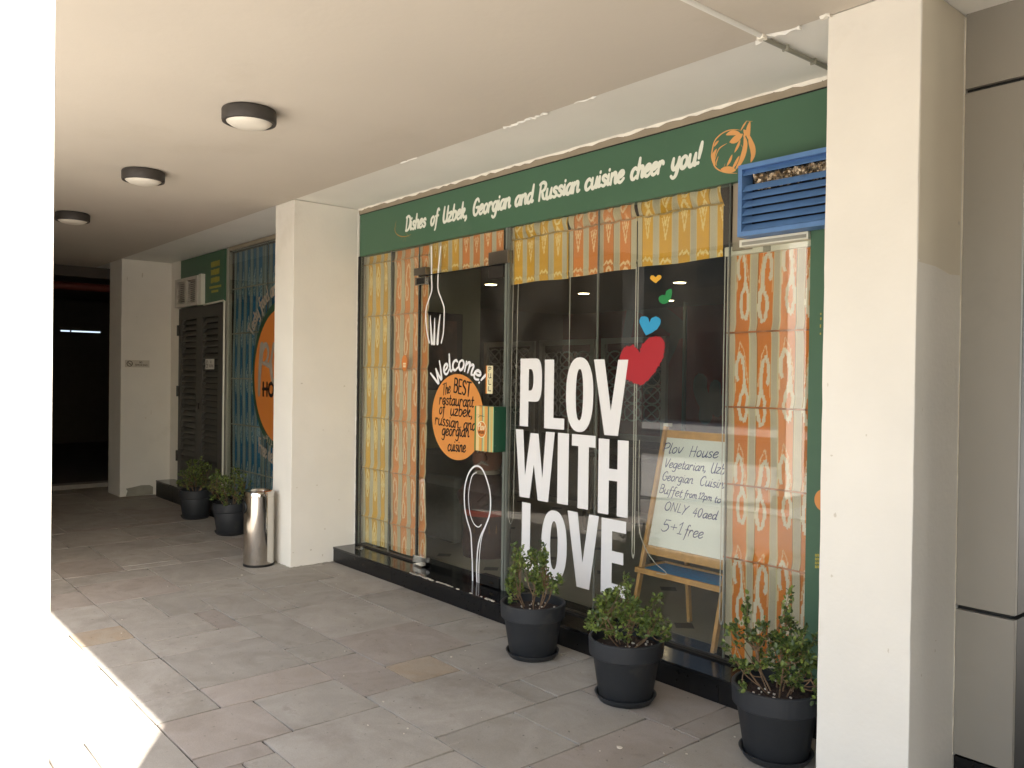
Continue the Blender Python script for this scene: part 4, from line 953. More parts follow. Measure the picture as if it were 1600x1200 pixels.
obj('pipe', MB().tube([(-1.93, -0.05, HC-0.004), (-1.915, 1.5, HC-0.004), (-1.903, 2.92, HC-0.006)], 0.012, 10), M['soffit'], cd, smooth=True)
obj('pipe', MB().tube([(-1.903, 2.93, HC-0.013), (-1.897, 3.2, HC-0.013), (-1.89, 3.53, HC-0.013)], 0.0095, 10), M['greyframe'], cd, smooth=True)
obj('clip', MB().box(-1.918, -1.888, 2.905, 2.935, HC-0.022, HC-0.0005), M['bead'], cd)
for y in (3.08, 3.3): obj('clip', MB().box(-1.910, -1.884, y, y+0.008, HC-0.024, HC-0.0005), M['greyframe'], cd)
cp = MB(); rough_edge(cp, -1.66, -1.62, 2.949, HC-0.001, 0.03, 0.012, 0.01, 3); obj('plaster_lump', cp, M['bead'], c3)

def scuffs(par, pts, axis, val, m, seed):
    r = random.Random(seed); mb = MB()
    for (u, z, w, h) in pts:
        n = 9; k = len(mb.v); ring_ = []
        for j in range(n):
            q = 2*PI*j/n; a = u+w*0.5*math.cos(q)*r.uniform(0.5, 1.2); b = z+h*0.5*math.sin(q)*r.uniform(0.5, 1.2)
            ring_.append((a, val, b) if axis == 'y' else (val, a, b))
        mb.v += ring_; mb.f.append(tuple(range(k, k+n)))
    o = obj('scuff_marks', mb, m, par); o['kind'] = 'stuff'
r = random.Random(77)
scuffs(c3, [(r.uniform(-1.62, -1.30), r.uniform(0.1, 1.6), r.uniform(0.004, 0.018), r.uniform(0.004, 0.022)) for _ in range(6)], 'y', YC-0.0018, M['scuff'], 1)
scuffs(c3, [(r.uniform(2.98, 3.30), r.uniform(0.3, 2.8), r.uniform(0.004, 0.016), r.uniform(0.004, 0.02)) for _ in range(6)], 'x', -1.2866, M['scuff'], 2)
scuffs(c1, [(r.uniform(2.97, 3.5), r.uniform(0.05, 1.4)**1.2, r.uniform(0.006, 0.022), r.uniform(0.006, 0.02)) for _ in range(11)], 'x', -6.1535, M['scuff'], 3)
scuffs(cp_ if False else c2, [(r.uniform(3.0, 3.5), r.uniform(0.3, 2.8), r.uniform(0.006, 0.02), r.uniform(0.01, 0.12)) for _ in range(6)], 'x', -10.8685, M['scuff'], 4)
def base_fringe(par, a, b, seed):
    r = random.Random(seed); a = Vector(a); b = Vector(b); n = int((b-a).length/0.012); mb = MB(); out = Vector((0,0,1)).cross(b-a).normalized()
    for i in range(n+1):
        p = a+(b-a)*i/n; w = 0.002+0.010*r.random()**2; h = 0.001+0.007*r.random()**2; mb.v += [tuple(p+Vector((0,0,0.0005))), tuple(p-out*w+Vector((0,0,0.0008))), tuple(p+Vector((0,0,h)))]
    for i in range(n):
        k = i*3; mb.f += [(k+1, k+4, k+5, k+2)]
    obj('base_fringe', mb, M['patchgrey'], par, fix=False)
base_fringe(c1, (-6.153, YC-0.001, 0), (-6.153, YP, 0), 1); base_fringe(c1, (-6.49, YC-0.003, 0), (-6.155, YC-0.003, 0), 2); base_fringe(c3, (-1.63, YC-0.003, 0), (-1.29, YC-0.003, 0), 3)

# ------------------------------------------------------------------ cladding pier at the right
cp_ = thing('clad_pier', 'pier of grey metal panels with dark joints right of the cream column', 'pier', (-1.18, 3.33, 0.13))
zs = [0.135, 0.702, 2.652, 2.985]
for a, b in zip(zs[:-1], zs[1:]):
    obj('cladding_panel', MB().box(-1.286, -1.084, 3.327, 3.35, a+0.006, b-0.010), M['clad'], cp_, bevel=0.002)
    obj('cladding_panel', MB().box(-1.106, -1.0838, 3.3515, 5.2, a+0.006, b-0.010), M['clad_shaded'], cp_)
obj('core', MB().box(-1.286, -1.107, 3.352, 5.2, 0.001, 2.99), M['blackgap'], cp_)
for k in range(3): obj('base_tile', MB().box(-1.286+0.068*k, -1.220+0.068*k, 3.335, 3.351, 0.002, 0.130), M['granite_f'], cp_)
struct('right_soffit', MB().box(-1.286, 2.6, 2.952, 5.3, HC+0.04, HC+0.06), M['soffit']) if False else None

vb = MB(); r = random.Random(17); n = 150; k = 0
for i in range(n+1):
    z = 0.10+2.83*i/n; a = 0.003+0.007*r.random()**2; b = 0.001+0.002*r.random(); vb.v += [(-1.288, 3.327, z), (-1.288, 3.327-a, z), (-1.288+b, 3.327-a*0.5, z), (-1.288+b, 3.327, z)]
for i in range(n):
    for j in range(4): vb.f.append((i*4+j, i*4+(j+1)%4, (i+1)*4+(j+1)%4, (i+1)*4+j))
obj('filler_bead', vb, M['patch'], c3)
obj('paint_patch', MB().prism([(-1.2886, y, z) for y, z in [(2.957, 2.93), (3.312, 2.93), (3.312, 1.955), (3.22, 1.95), (3.10, 1.968), (2.957, 1.972)]], (0.0016, 0, 0)), M['patch'], c3)
vb = MB(); n = 120
for i in range(n+1):
    z = 0.13+2.78*i/n; a = 0.004+0.012*r.random()**3; b = 0.003+0.004*r.random(); vb.v += [(-6.155, 3.540, z), (-6.155, 3.530-a, z), (-6.155+b, 3.535-a*0.5, z), (-6.155+b, 3.540, z)]
for i in range(n):
    for j in range(4): vb.f.append((i*4+j, i*4+(j+1)%4, (i+1)*4+(j+1)%4, (i+1)*4+j))
obj('filler_bead', vb, M['wall'], c1)

# ------------------------------------------------------------------ steel bin
bn = thing('litter_bin', 'shiny cylindrical steel litter bin at the foot of the near left column', 'bin', (-6.40, 2.80, 0))
bc = (-6.415, 2.80, 0); BR = 0.120
obj('base_ring', MB().lathe([(0.0,0.0),(BR+0.002,0.0),(BR+0.003,0.018),(BR-0.002,0.020)], bc, 64), M['plastic'], bn, smooth=True)
obj('body', MB().lathe([(BR,0.018),(BR,0.555),(BR-0.003,0.556),(BR-0.003,0.562),(BR,0.563),(BR,0.592),(BR-0.006,0.600)], bc, 96), M['chrome'], bn, smooth=True)
obj('lid', MB().lathe([(BR-0.006,0.600),(0.088,0.604),(0.082,0.598),(0.075,0.575)], bc, 64), M['chrome'], bn, smooth=True)
obj('ash_tray', MB().lathe([(0.076,0.585),(0.0,0.585)], bc, 48), M['plastic'], bn, smooth=True)
ha = math.atan2(-0.80, -0.12); hd = Vector((math.cos(ha), math.sin(ha), 0)); hs = Vector((-hd.y, hd.x, 0)); hole = MB(); k0 = 28
cen = Vector((bc[0], bc[1], 0.475))
for rad, dep in ((0.050, 0.003), (0.046, 0.008), (0.0, 0.004)):
    for j in range(k0):
        q = 2*PI*j/k0; u = rad*math.cos(q); w = rad*math.sin(q); d = math.sqrt(max((BR+dep)**2-u*u, 0)); hole.v.append(tuple(cen+hd*d+hs*u+Vector((0,0,w))))
for i in range(2):
    for j in range(k0): hole.f.append((i*k0+j, i*k0+(j+1)%k0, (i+1)*k0+(j+1)%k0, (i+1)*k0+j))
obj('side_opening', hole, M['plastic'], bn, smooth=True)

# ------------------------------------------------------------------ potted shrubs
def leaf(mb, p, d, n, L, Wd):
    d = d.normalized(); s = d.cross(n)
    if s.length < 1e-4: s = Vector((1,0,0))
    s = s.normalized()*Wd/2; n2 = s.cross(d).normalized(); k = len(mb.v)
    c = p+d*L*0.5+n2*L*0.02
    mb.v += [tuple(p), tuple(p+d*L*0.30+s*0.85+n2*L*0.10), tuple(p+d*L*0.72+s*0.80+n2*L*0.08), tuple(p+d*L), tuple(p+d*L*0.72-s*0.80+n2*L*0.08), tuple(p+d*L*0.30-s*0.85+n2*L*0.10), tuple(c)]
    mb.f += [(k,k+1,k+6),(k+1,k+2,k+6),(k+2,k+3,k+6),(k+3,k+4,k+6),(k+4,k+5,k+6),(k+5,k,k+6)]
def shrub_pot(x, y, label, seed, H=0.30, RT=0.181, spread=0.20, ht=0.27, nst=11, nl=1.0, lmat='leaf', soilz=0.255, tall_stems=(), fallen=6, lean=(0,0)):
    r = random.Random(seed)
    t = thing('potted_shrub', label, 'plant', (x, y, 0), 'charcoal pots of small leafy shrubs along the shop front')
    rb_ = 0.128; f = H/0.30
    obj('saucer', MB().lathe([(0.0,0.004),(0.118,0.0),(0.128,0.004),(0.146,0.030),(0.149,0.036),(0.145,0.037),(0.138,0.034),(0.128,0.014),(0.0,0.014)], (x,y,0), 56), M['pot'], t, smooth=True)
    prof = [(0.0,0.018),(rb_-0.006,0.016),(rb_,0.022),(rb_+0.030,0.205*f),(RT-0.014,0.214*f),(RT-0.013,0.218*f),(RT-0.004,0.224*f),(RT-0.003,0.232*f),(RT,0.292*f),(RT,0.300*f),(RT-0.004,0.304*f),(RT-0.012,0.304*f),(RT-0.016,0.300*f),(RT-0.018,0.24*f),(RT-0.030,0.20*f)]
    obj('pot', MB().lathe(prof, (x,y,0), 64), M['pot'], t, smooth=True)
    so_ = MB(); k = 0; rings = 9; seg = 36; so_.v.append((x, y, soilz*f+0.012))
    for i in range(1, rings+1):
        for j in range(seg):
            q = 2*PI*j/seg; rad = (RT-0.0185)*i/rings; so_.v.append((x+rad*math.cos(q), y+rad*math.sin(q), soilz*f+0.010*(1-(i/rings)**2)+r.uniform(-0.003, 0.005)))
    for j in range(seg): so_.f.append((0, 1+j, 1+(j+1)%seg))
    for i in range(rings-1):
        for j in range(seg): a = 1+i*seg+j; b = 1+i*seg+(j+1)%seg; so_.f.append((a, a+seg, b+seg, b))
    obj('soil', so_, M['soil'], t, fix=True)
    ch = MB()
    for _ in range(16):
        q = r.uniform(0, 2*PI); rad = r.uniform(0.03, 0.15); s = r.uniform(0.003, 0.007); ch.box(x+rad*math.cos(q), x+rad*math.cos(q)+s*1.5, y+rad*math.sin(q), y+rad*math.sin(q)+s, soilz*f+0.006, soilz*f+0.010+s)
    o = obj('soil_chips', ch, M['chip'], t); o['kind'] = 'stuff'
    st = MB(); lf = MB()
    def rv(a): return Vector((r.uniform(-a, a), r.uniform(-a, a), r.uniform(-a, a)))
    base = Vector((x, y, soilz*f+0.004)); trunks = []
    for i in range(nst):
        q = 2*PI*i/nst+r.uniform(-0.4, 0.4); rad = r.uniform(0.02, 0.06); p = base+Vector((rad*math.cos(q), rad*math.sin(q), 0))
        top = p+Vector((math.cos(q)*spread*r.uniform(0.15, 0.5), math.sin(q)*spread*r.uniform(0.15, 0.5), ht*r.uniform(0.35, 0.6)))
        m_ = (p+top)/2+rv(0.02); st.tube(smooth([p, m_, top], 3), 0.0034, 6); trunks.append((p, m_, top))
    ncl = int(nst*9*nl); pts = []
    for i in range(ncl):
        q = r.uniform(0, 2*PI); v = r.uniform(-0.32, 1.0); hr = math.sqrt(max(1-(max(v, 0)*0.95)**2, 0.05)); rr = r.uniform(0.35, 1.0)**0.6*hr
        lump = 0.82+0.22*math.sin(q*3+seed)+0.14*math.sin(q*5+seed*2+v*4)
        pts.append(base+Vector((lean[0]+math.cos(q)*rr*spread*lump, lean[1]+math.sin(q)*rr*spread*lump, 0.035+ht*0.30+ht*0.68*v*lump)))
    for (dx, dy, L) in tall_stems:
        for k in range(4): pts.append(base+Vector((dx*L, dy*L, 0.02+L*(0.70+0.10*k)))+rv(0.012))
    for c in pts:
        tr_ = min(trunks, key=lambda T: (T[2]-c).length); p = tr_[r.choice([1, 2, 2])]
        m_ = (p+c)/2+rv(0.018)+Vector((0, 0, -0.01)); path = smooth([p, m_, c], 4); st.tube(path, [0.0026*(1-0.6*i/(len(path)-1)) for i in range(len(path))], 4, cap=False)
        d = (c-m_).normalized(); n_ = r.randint(17, 27)
        for k in range(n_):
            b_ = path[r.choice([-1, -1, -2, -2, -3, -4])]+rv(0.014); out = (c-base); out.z *= 0.6
            dd = (d*0.4+out.normalized()*0.35+rv(1.0)).normalized(); s_ = r.uniform(0.7, 1.25)
            leaf(lf, b_, dd, (Vector((0, 0, 1))+rv(0.9)).normalized(), 0.0215*s_, 0.0155*s_)
    o = obj('stems', st, M['stem'], t, smooth=True); o['kind'] = 'stuff'
    o = obj('leaves', lf, M[lmat], t, fix=False); o['kind'] = 'stuff'
    return t
shrub_pot(-3.41, 3.085, 'potted shrub beside the glass door, left one of the three near pots', 31, ht=0.30, spread=0.205, nst=7, nl=0.95, tall_stems=((-0.30, -0.15, 0.33), (0.10, 0.1, 0.36)), lean=(-0.02, 0))
shrub_pot(-2.665, 3.02, 'dense potted shrub under the hearts, the middle one of the three near pots', 32, ht=0.27, spread=0.235, nst=8, nl=1.15, tall_stems=((0.0, 0.0, 0.30),), H=0.30)
shrub_pot(-1.865, 3.045, 'largest looking potted shrub at the lower right, half behind the cream column', 33, ht=0.29, spread=0.25, nst=8, nl=1.05, tall_stems=((-0.35, -0.1, 0.36), (0.0, 0.2, 0.38)), lmat='leaf_d')
shrub_pot(-7.80, 3.12, 'dim potted shrub under the blue window, nearest to the steel bin', 34, H=0.305, RT=0.17, ht=0.32, spread=0.24, nst=8, nl=1.0, lmat='leaf_d')
shrub_pot(-8.86, 3.16, 'farthest potted shrub in front of the dark louvred door', 35, H=0.305, RT=0.17, ht=0.34, spread=0.24, nst=8, nl=1.0, lmat='leaf_d')
# litter and leaves on the paving
r = random.Random(21); cm = MB()
for (px, py, s) in [(599,1097,.012),(575,1134,.010),(637,1139,.011),(968,1169,.030),(937,1174,.007),(1037,1178,.007),(1073,1179,.012),(1148,1152,.012),(705,1027,.016),(378,899,.02),(412,929,.008),(631,1147,.007),(190,990,.012),(539,1018,.008)]:
    p = at(px, py, 2, 0.0); n = 6; k = len(cm.v)
    for lay in (0.001, 0.004):
        for j in range(n): q = 2*PI*j/n; cm.v.append((p.x+s*0.5*math.cos(q)*r.uniform(.6, 1.2), p.y+s*0.35*math.sin(q)*r.uniform(.6, 1.2), lay))
    for j in range(n): cm.f.append((k+j, k+(j+1)%n, k+n+(j+1)%n, k+n+j))
    cm.f.append(tuple(k+n+j for j in range(n)))
for j in range(24):
    p = Vector((r.uniform(-6.2, -1.7), r.uniform(1.3, 3.28), 0)); s = r.uniform(0.002, 0.005); cm.box(p.x, p.x+s, p.y, p.y+s, 0.0, 0.002+s*0.3)
o = tag(obj('pale_chips', cm, M['chip']), 'tiny pale chips scattered over the shaded paving', 'debris'); o['kind'] = 'stuff'

# ------------------------------------------------------------------ far bay: louvred door, grille, sign, blue window
ld = thing('louvred_door', 'dark double door of slanted louvres beyond the pots in the far bay', 'door', (-9.8, YF, 0.2))
DX0, DX1, DZ0, DZ1 = -10.52, -9.10, 0.205, 2.33
fr = MB()
mid = (DX0+DX1)/2
for a, b in [(DX0, DX0+0.11), (mid-0.10, mid+0.10), (DX1-0.13, DX1)]: fr.box(a, b, YF-0.02, YF+0.03, DZ0, DZ1)
for a, b in [(DX0+0.11, mid-0.10), (mid+0.10, DX1-0.13)]:
    fr.box(a, b, YF-0.019, YF+0.029, DZ0, DZ0+0.12); fr.box(a, b, YF-0.019, YF+0.029, DZ1-0.14, DZ1)
obj('frame', fr, M['louvdoor'], ld)
obj('back_panel', MB().box(DX0, DX1, YF+0.031, YF+0.04, DZ0, DZ1), M['blackgap'], ld)
zl = DZ0+0.12; nl_ = 27; dz = (DZ1-0.14-zl)/nl_
for a, b in [(DX0+0.112, mid-0.102), (mid+0.102, DX1-0.132)]:
    for i in range(nl_):
        z = zl+dz*(i+0.5); s = MB(); s.prism([(a, YF-0.018, z-dz*0.42), (a, YF-0.012, z-dz*0.46), (a, YF+0.026, z+dz*0.36), (a, YF+0.020, z+dz*0.42)], (b-a, 0, 0)); obj('louvre', s, M['louvdoor'], ld)
for z in (0.45, 1.25, 2.0): obj('hinge', MB().tube([(DX0+0.005, YF-0.032, z), (DX0+0.005, YF-0.032, z+0.13)], 0.014, 10), M['louvdoor'], ld, smooth=True)
obj('handle', MB().box(mid-0.02, mid+0.02, YF-0.04, YF-0.021, 1.12, 1.19), M['darkmetal'], ld)
# notices
def notice(corners, name, label, ink=True):
    t = thing(name, label, 'notice', corners[0]); a, b, c, d = [Vector(q) for q in corners]
    n = (b-a).cross(d-a).normalized(); 
    obj('sheet', MB().prism([a, b, c, d], n*0.001), M['paper' if ink == 1 else 'notice_w'], t)
    u = (b-a); v = (d-a); o_ = a+n*0.0015
    im = MB(); rb = Rib(im, lambda s, q: o_+u*s+v*q, n); rb.stroke([(0.19+0.11*math.cos(q*PI/8), 0.5+0.36*math.sin(q*PI/8)) for q in range(17)], u.length*0.03, sm=False)
    rb.stroke([(0.11, 0.76), (0.27, 0.24)], u.length*0.022, sm=False); rb.stroke([(0.12, 0.45), (0.26, 0.45)], u.length*0.022, sm=False)
    text(im, 'NO', lambda s, q: o_+u*(0.58+0.12*s)+v*(0.58+0.24*q), n, u.length*0.012); text(im, 'SMOKING', lambda s, q: o_+u*(0.40+0.52*s)+v*(0.20+0.26*q), n, u.length*0.012)
    obj('notice_print', im, M['notice_ink'], t, fix=False)
notice([(-10.868, 2.995, 1.603), (-10.868, 3.285, 1.603), (-10.868, 3.285, 1.692), (-10.868, 2.995, 1.692)], 'no_smoking_notice', 'no smoking notice stuck on the far plastered column', 2)
notice([(-9.60, YF-0.0225, 1.588), (-9.33, YF-0.0225, 1.588), (-9.33, YF-0.0225, 1.705), (-9.60, YF-0.0225, 1.705)], 'no_smoking_notice', 'white no smoking notice stuck on the dark louvred door', 1)
gr = thing('air_conditioner_grille', 'pale two part air grille above the left leaf of the louvred door', 'grille', (-10.1, YF, 2.35))
X0, X1, Z0, Z1 = -10.56, -9.80, 2.345, 2.69
f = MB(); xm = (X0+X1)/2
for a, b in [(X0, X0+0.06), (xm-0.035, xm+0.035), (X1-0.06, X1)]: f.box(a, b, YF-0.06, YF+0.0, Z0, Z1)
for a, b in [(X0+0.06, xm-0.035), (xm+0.035, X1-0.06)]: f.box(a, b, YF-0.059, YF-0.001, Z0, Z0+0.04); f.box(a, b, YF-0.059, YF-0.001, Z1-0.04, Z1)
obj('frame', f, M['acgrille'], gr)
obj('void', MB().box(X0+0.06, X1-0.06, YF-0.012, YF-0.006, Z0+0.041, Z1-0.041), M['blackgap'], gr)
for a, b in [(X0+0.061, xm-0.036), (xm+0.036, X1-0.061)]:
    for i in range(11): z = Z0+0.052+i*0.0235; obj('fin', MB().box(a, b, YF-0.05, YF-0.02, z, z+0.009), M['acgrille'], gr)
bs = thing('green_side_sign', 'green sign with blurred yellow print above the louvred door', 'sign', (-9.8, YF, 2.35))
obj('board', MB().box(-10.53, -9.10, YF+0.001, YF+0.03, 2.34, HC-0.01), M['green'], bs)
obj('board_edge', MB().box(-9.775, -9.70, YF-0.05, YF+0.0, 2.345, 2.70), M['cream'], bs)
tx = MB(); r = random.Random(9)

tx = MB()
for i, z in enumerate([2.755, 2.665, 2.575]):
    x = -9.52
    while x < -9.27:
        w_ = r.uniform(0.018, 0.03); tx.box(x, x+w_, YF-0.001, YF+0.0005, z+r.uniform(0, 0.008), z+0.066+r.uniform(-0.006, 0.004)); x += w_+0.008
for z, a, b in [(2.515, -9.56, -9.22), (2.465, -9.50, -9.30)]:
    x = a
    while x < b: w_ = r.uniform(0.012, 0.02); tx.box(x, x+w_, YF-0.001, YF+0.0005, z, z+0.026); x += w_+0.006
obj('printing', tx, M['yeltext'], bs)['kind'] = 'stuff'
cd2 = tag(obj('white_conduit', MB().tube([(-9.055, YF-0.02, 0.28), (-9.055, YF-0.02, 2.345), (-9.09, YF-0.02, 2.352), (-9.68, YF-0.02, 2.338)], 0.011, 8), M['cream'], smooth=True), 'thin white conduit running down beside the louvred door', 'conduit')
obj_post = tag(obj('window_post', MB().box(-9.03, -8.985, YF-0.01, YF+0.04, 0.205, HC-0.01), M['greyframe']), 'grey post between the louvred door and the blue window', 'post')
bw = thing('blue_shop_window', 'far shop window with blue striped blinds and a round orange logo, cut off by the near column', 'window', (-7.7, YF, 0.2))
obj('head_frame', MB().box(-8.984, -6.499, YF-0.005, YF+0.04, 2.89, HC-0.01), M['greige'], bw)
gp = obj('glass_pane', MB().box(-8.984, -7.985, YF, YF+0.01, 0.203, 2.889), M['glass'], bw); gp2 = obj('glass_pane', MB().box(-7.98, -6.499, YF, YF+0.01, 0.203, 2.889), M['glass'], bw)
obj('pane_edge', MB().box(-7.985, -7.98, YF-0.001, YF+0.011, 0.203, 2.889), M['glass_edge'], bw)
obj('floor_channel', MB().box(-8.984, -6.499, YF-0.012, YF+0.022, 0.2005, 0.215), M['darkmetal'], bw)
for (a, b, s_, lb_) in [(-8.97, -8.20, 41, 'left blue striped blind behind the far shop window'), (-8.19, -7.40, 42, 'second blue striped blind behind the far shop window'), (-7.39, -6.51, 43, 'third blue striped blind hidden behind the near column')]:
    t = thing('blue_blind', lb_, 'blind', ((a+b)/2, 3.60, 0.2), 'blue blinds of the far window')
    drape('fabric', a, b, 0.22, 2.87, lambda X, Z: 3.60+0.006*np.sin(X*40)+0.006*np.sin(Z*3), 'blue', t, step=0.009, seed=s_, per=0.150, wcol=0.090, off=0.04, vper=0.52, vh=0.30, phase=0.28)
    battens(t, a, b, 3.583, [2.47, 1.98, 1.49, 0.99, 0.50], M['greyframe'], r=0.007)
LC = (-7.62, 1.525); LR = 0.655
ring = obj('logo_ring', MB().disc(LC, LR+0.05, YV, 80, rz=LR+0.10), M['dgreen'], gp2); ld_ = obj('logo_disc', MB().disc(LC, LR, YV-0.001, 80, rz=LR+0.02), M['brownorange'], gp2)
lt = MB(); rb = Rib(lt, lambda u, v: at(380+u/10.9, 620+v/10.9, 1, YV-0.002), (0,-1,0))
S6 = lambda x, y: at(270+x/6, 540+y/6, 1, YV-0.002)
rb = Rib(lt, lambda u, v: S6(u, v), (0,-1,0))
for pts, w_ in [([(835,10),(826,120),(815,250),(808,455)], 0.095), ([(835,60),(870,-10),(895,40),(888,120),(860,170),(845,160)], 0.06), ([(870,165),(905,185),(925,120),(945,-20),(955,60)], 0.055), ([(915,170),(935,330),(950,330)], 0.075)]:
    rb.stroke(pts, w_, taper=lambda t: 1.05-0.5*t)
obj('logo_script', lt, M['dollwhite'], ld_, fix=False)
lt = MB(); word(lt, 'HOUSE', S6(838, 465), (S6(838,465).x+0.66, YV-0.002, S6(838,465).z), 0.125, 0.034); obj('logo_lettering', lt, M['black'], ld_, fix=False)
lt = MB()
def arc2(u, v):
    a = R(152-u*84); rr = 0.80+0.15*v
    return Vector((LC[0]+rr*math.cos(a), YV-0.001, LC[1]+0.03+rr*math.sin(a)))
text(lt, 'Tasty food around you', arc2, (0,-1,0), 0.024); obj('arched_lettering', lt, M['dollwhite'], gp2, fix=False)
lt = MB()
a0 = at(404, 706); word(lt, 'Free delivery', a0, (a0.x+0.58, YV, a0.z-0.15), 0.15, 0.022); a0 = at(411, 688); word(lt, '+971', a0, (a0.x+0.22, YV, a0.z-0.03), 0.07, 0.012)
obj('lower_lettering', lt, M['dollwhite'], gp2, fix=False)
struct('blue_window_backing', MB().box(-10.5, -6.5, 3.72, 3.74, 0.0, HC-0.005), M['dark_in'])

# ------------------------------------------------------------------ shop interior
FZ = 0.10
struct('shop_floor', MB().box(-11, -1.3, 3.721, 11.0, 0.0, FZ), M['floor_in'])
dd_ = MB(); u = 0.60
for i in range(-18, 0):
    for j in range(1, 18):
        cx = -3.02+0.0+(i+5)*u; cy = 3.93+(j-1)*u+((i % 2)*0.0)
        if -10.8 < cx < -1.5 and cy < 10.8: k = len(dd_.v); s = 0.075; dd_.v += [(cx-s, cy, FZ+0.003), (cx, cy-s, FZ+0.003), (cx+s, cy, FZ+0.003), (cx, cy+s, FZ+0.003)]; dd_.f.append((k, k+1, k+2, k+3))
o = struct('floor_diamonds', dd_, M['diamond'])
struct('shop_ceiling', MB().box(-11, -1.3, 3.721, 11.0, 2.70, 2.80), M['dark_in'])
struct('shop_back_wall', MB().box(-11, -1.3, 10.6, 10.7, 0, 2.7), M['maroon'])
struct('shop_left_wall', MB().box(-11.1, -11, 3.72, 10.7, 0, 2.7), M['dark_in'])
struct('shop_right_wall', MB().box(-1.62, -1.55, 3.70, 10.6, 0, 2.7), M['maroon'])
struct('shop_inner_lintel', MB().box(-6.15, -1.62, 3.63, 3.70, 2.60, 2.99), M['dark_in'])
for (px, py, lb_) in [(912,459,'lit downlight seen above the letter O of PLOV'), (1062,442,'lit downlight seen right of the small yellow heart'), (1045,470,'faint far downlight behind the green heart'), (1143,476,'lit downlight beside the orange blind edge'), (767,445,'lit downlight glimpsed through the top of the glass door')]:
    p = at(px, py, 2, 2.69); t = thing('downlight', lb_, 'light', p, 'lit ceiling downlights inside the shop')
    obj('rim', MB().lathe([(0.07,0.008),(0.073,0.0),(0.083,0.0),(0.086,0.009)], p, 32), M['cream'], t); obj('glow', MB().lathe([(0.07,0.0),(0.0,0.0)], p, 32), M['downlight'], t, fix=False)
# lattice screens
def lattice(x0, x1, y, label):
    t = thing('lattice_screen', label, 'screen', ((x0+x1)/2, y, FZ), 'carved lattice screens inside the shop')
    f = MB(); z0_, z1_ = FZ, 1.98
    f.box(x0, x0+0.06, y, y+0.04, z0_, z1_); f.box(x1-0.06, x1, y, y+0.04, z0_, z1_); f.box(x0+0.06, x1-0.06, y+0.001, y+0.039, z1_-0.06, z1_); f.box(x0+0.06, x1-0.06, y+0.001, y+0.039, 0.9, 0.96); f.box(x0+0.06, x1-0.06, y+0.001, y+0.039, z0_, z0_+0.06)
    obj('frame', f, M['lattice'], t)
    g_ = MB(); n = 3; w = (x1-x0-0.12)/n
    for i in range(n):
        for j in range(4):
            cx = x0+0.06+w*(i+0.5); cz = 1.03+w*0.62+j*w*0.72
            if cz+w*0.4 > z1_-0.05: continue
            g_.tube([(cx+w*0.42*math.cos(q*PI/8), y+0.02, cz+w*0.34*math.sin(q*PI/8)) for q in range(17)], 0.010, 5); g_.tube([(cx-w*0.45, y+0.02, cz-w*0.34), (cx+w*0.45, y+0.02, cz+w*0.34)], 0.008, 5); g_.tube([(cx+w*0.45, y+0.02, cz-w*0.34), (cx-w*0.45, y+0.02, cz+w*0.34)], 0.008, 5)
    obj('fretwork', g_, M['lattice'], t); obj('lower_panel', MB().box(x0+0.06, x1-0.06, y+0.015, y+0.025, z0_+0.06, 0.9), M['dark_in'], t)
lattice(-8.3, -7.35, 6.6, 'faint carved screen seen through the door, behind the PULL plate')
lattice(-7.25, -6.35, 6.6, 'faint carved screen behind the letters P and L')
lattice(-6.25, -5.35, 6.6, 'faint carved screen behind the letters O and V')
# mural
mu = MB(); YB = 10.598; rb = Rib(mu, lambda u, v: at(1000+u/6, 460+v/6, 1, YB), (0,-1,0), 0.002)
for pts, w_ in [([(-60,60),(60,110),(200,190),(370,330)], 0.30), ([(50,170),(200,270),(340,370)], 0.12), ([(330,390),(260,560),(170,720),(70,880)], 0.20), ([(215,60),(195,160)], 0.14), ([(565,820),(565,900),(600,990),(625,1050),(612,1140)], 0.26), ([(708,870),(705,940),(730,1010),(725,1080)], 0.22), ([(-60,60),(-90,200),(-130,420)], 0.20)]:
    rb.stroke(pts, w_)
tag(obj('wall_mural', mu, M['teal_d'], fix=False), 'faint grey green drink cup and steam drawn on the dark red back wall', 'mural')
tag(obj('standpipe', MB().tube([(at(1069, 600, 1, 9.9).x, 9.9, FZ), (at(1069, 600, 1, 9.9).x, 9.9, 2.69)], 0.03, 10), M['teal_d'], smooth=True), 'thin grey post standing deep in the shop right of the red heart', 'post')
# framed picture on the olive wall
pc = thing('framed_picture', 'dark framed picture on the olive wall behind the fork outline', 'picture', (-6.155, 4.3, 1.7))
obj('frame', MB().box(-6.158, -6.125, 4.00, 4.62, 1.42, 2.12), M['framewood'], pc, bevel=0.006); obj('canvas', MB().box(-6.126, -6.120, 4.07, 4.55, 1.49, 2.05), M['paint'], pc)
# armchairs
def armchair(x, y, label):
    t = thing('armchair', label, 'armchair', (x, y, FZ), 'grey armchairs inside the shop')
    obj('seat', MB().box(x-0.29, x+0.31, y-0.22, y+0.22, FZ+0.05, FZ+0.42), M['uphol'], t, bevel=0.03); obj('backrest', MB().box(x-0.31, x-0.15, y-0.30, y+0.30, FZ+0.421, FZ+0.80), M['uphol'], t, bevel=0.04)
    for s in (-1, 1): obj('arm', MB().box(x-0.29, x+0.31, y+s*0.225-(0 if s > 0 else 0.09), y+s*0.225+(0.09 if s > 0 else 0), FZ+0.05, FZ+0.60), M['uphol'], t, bevel=0.025)
armchair(-5.83, 4.42, 'grey armchair against the olive wall, seen through the door')
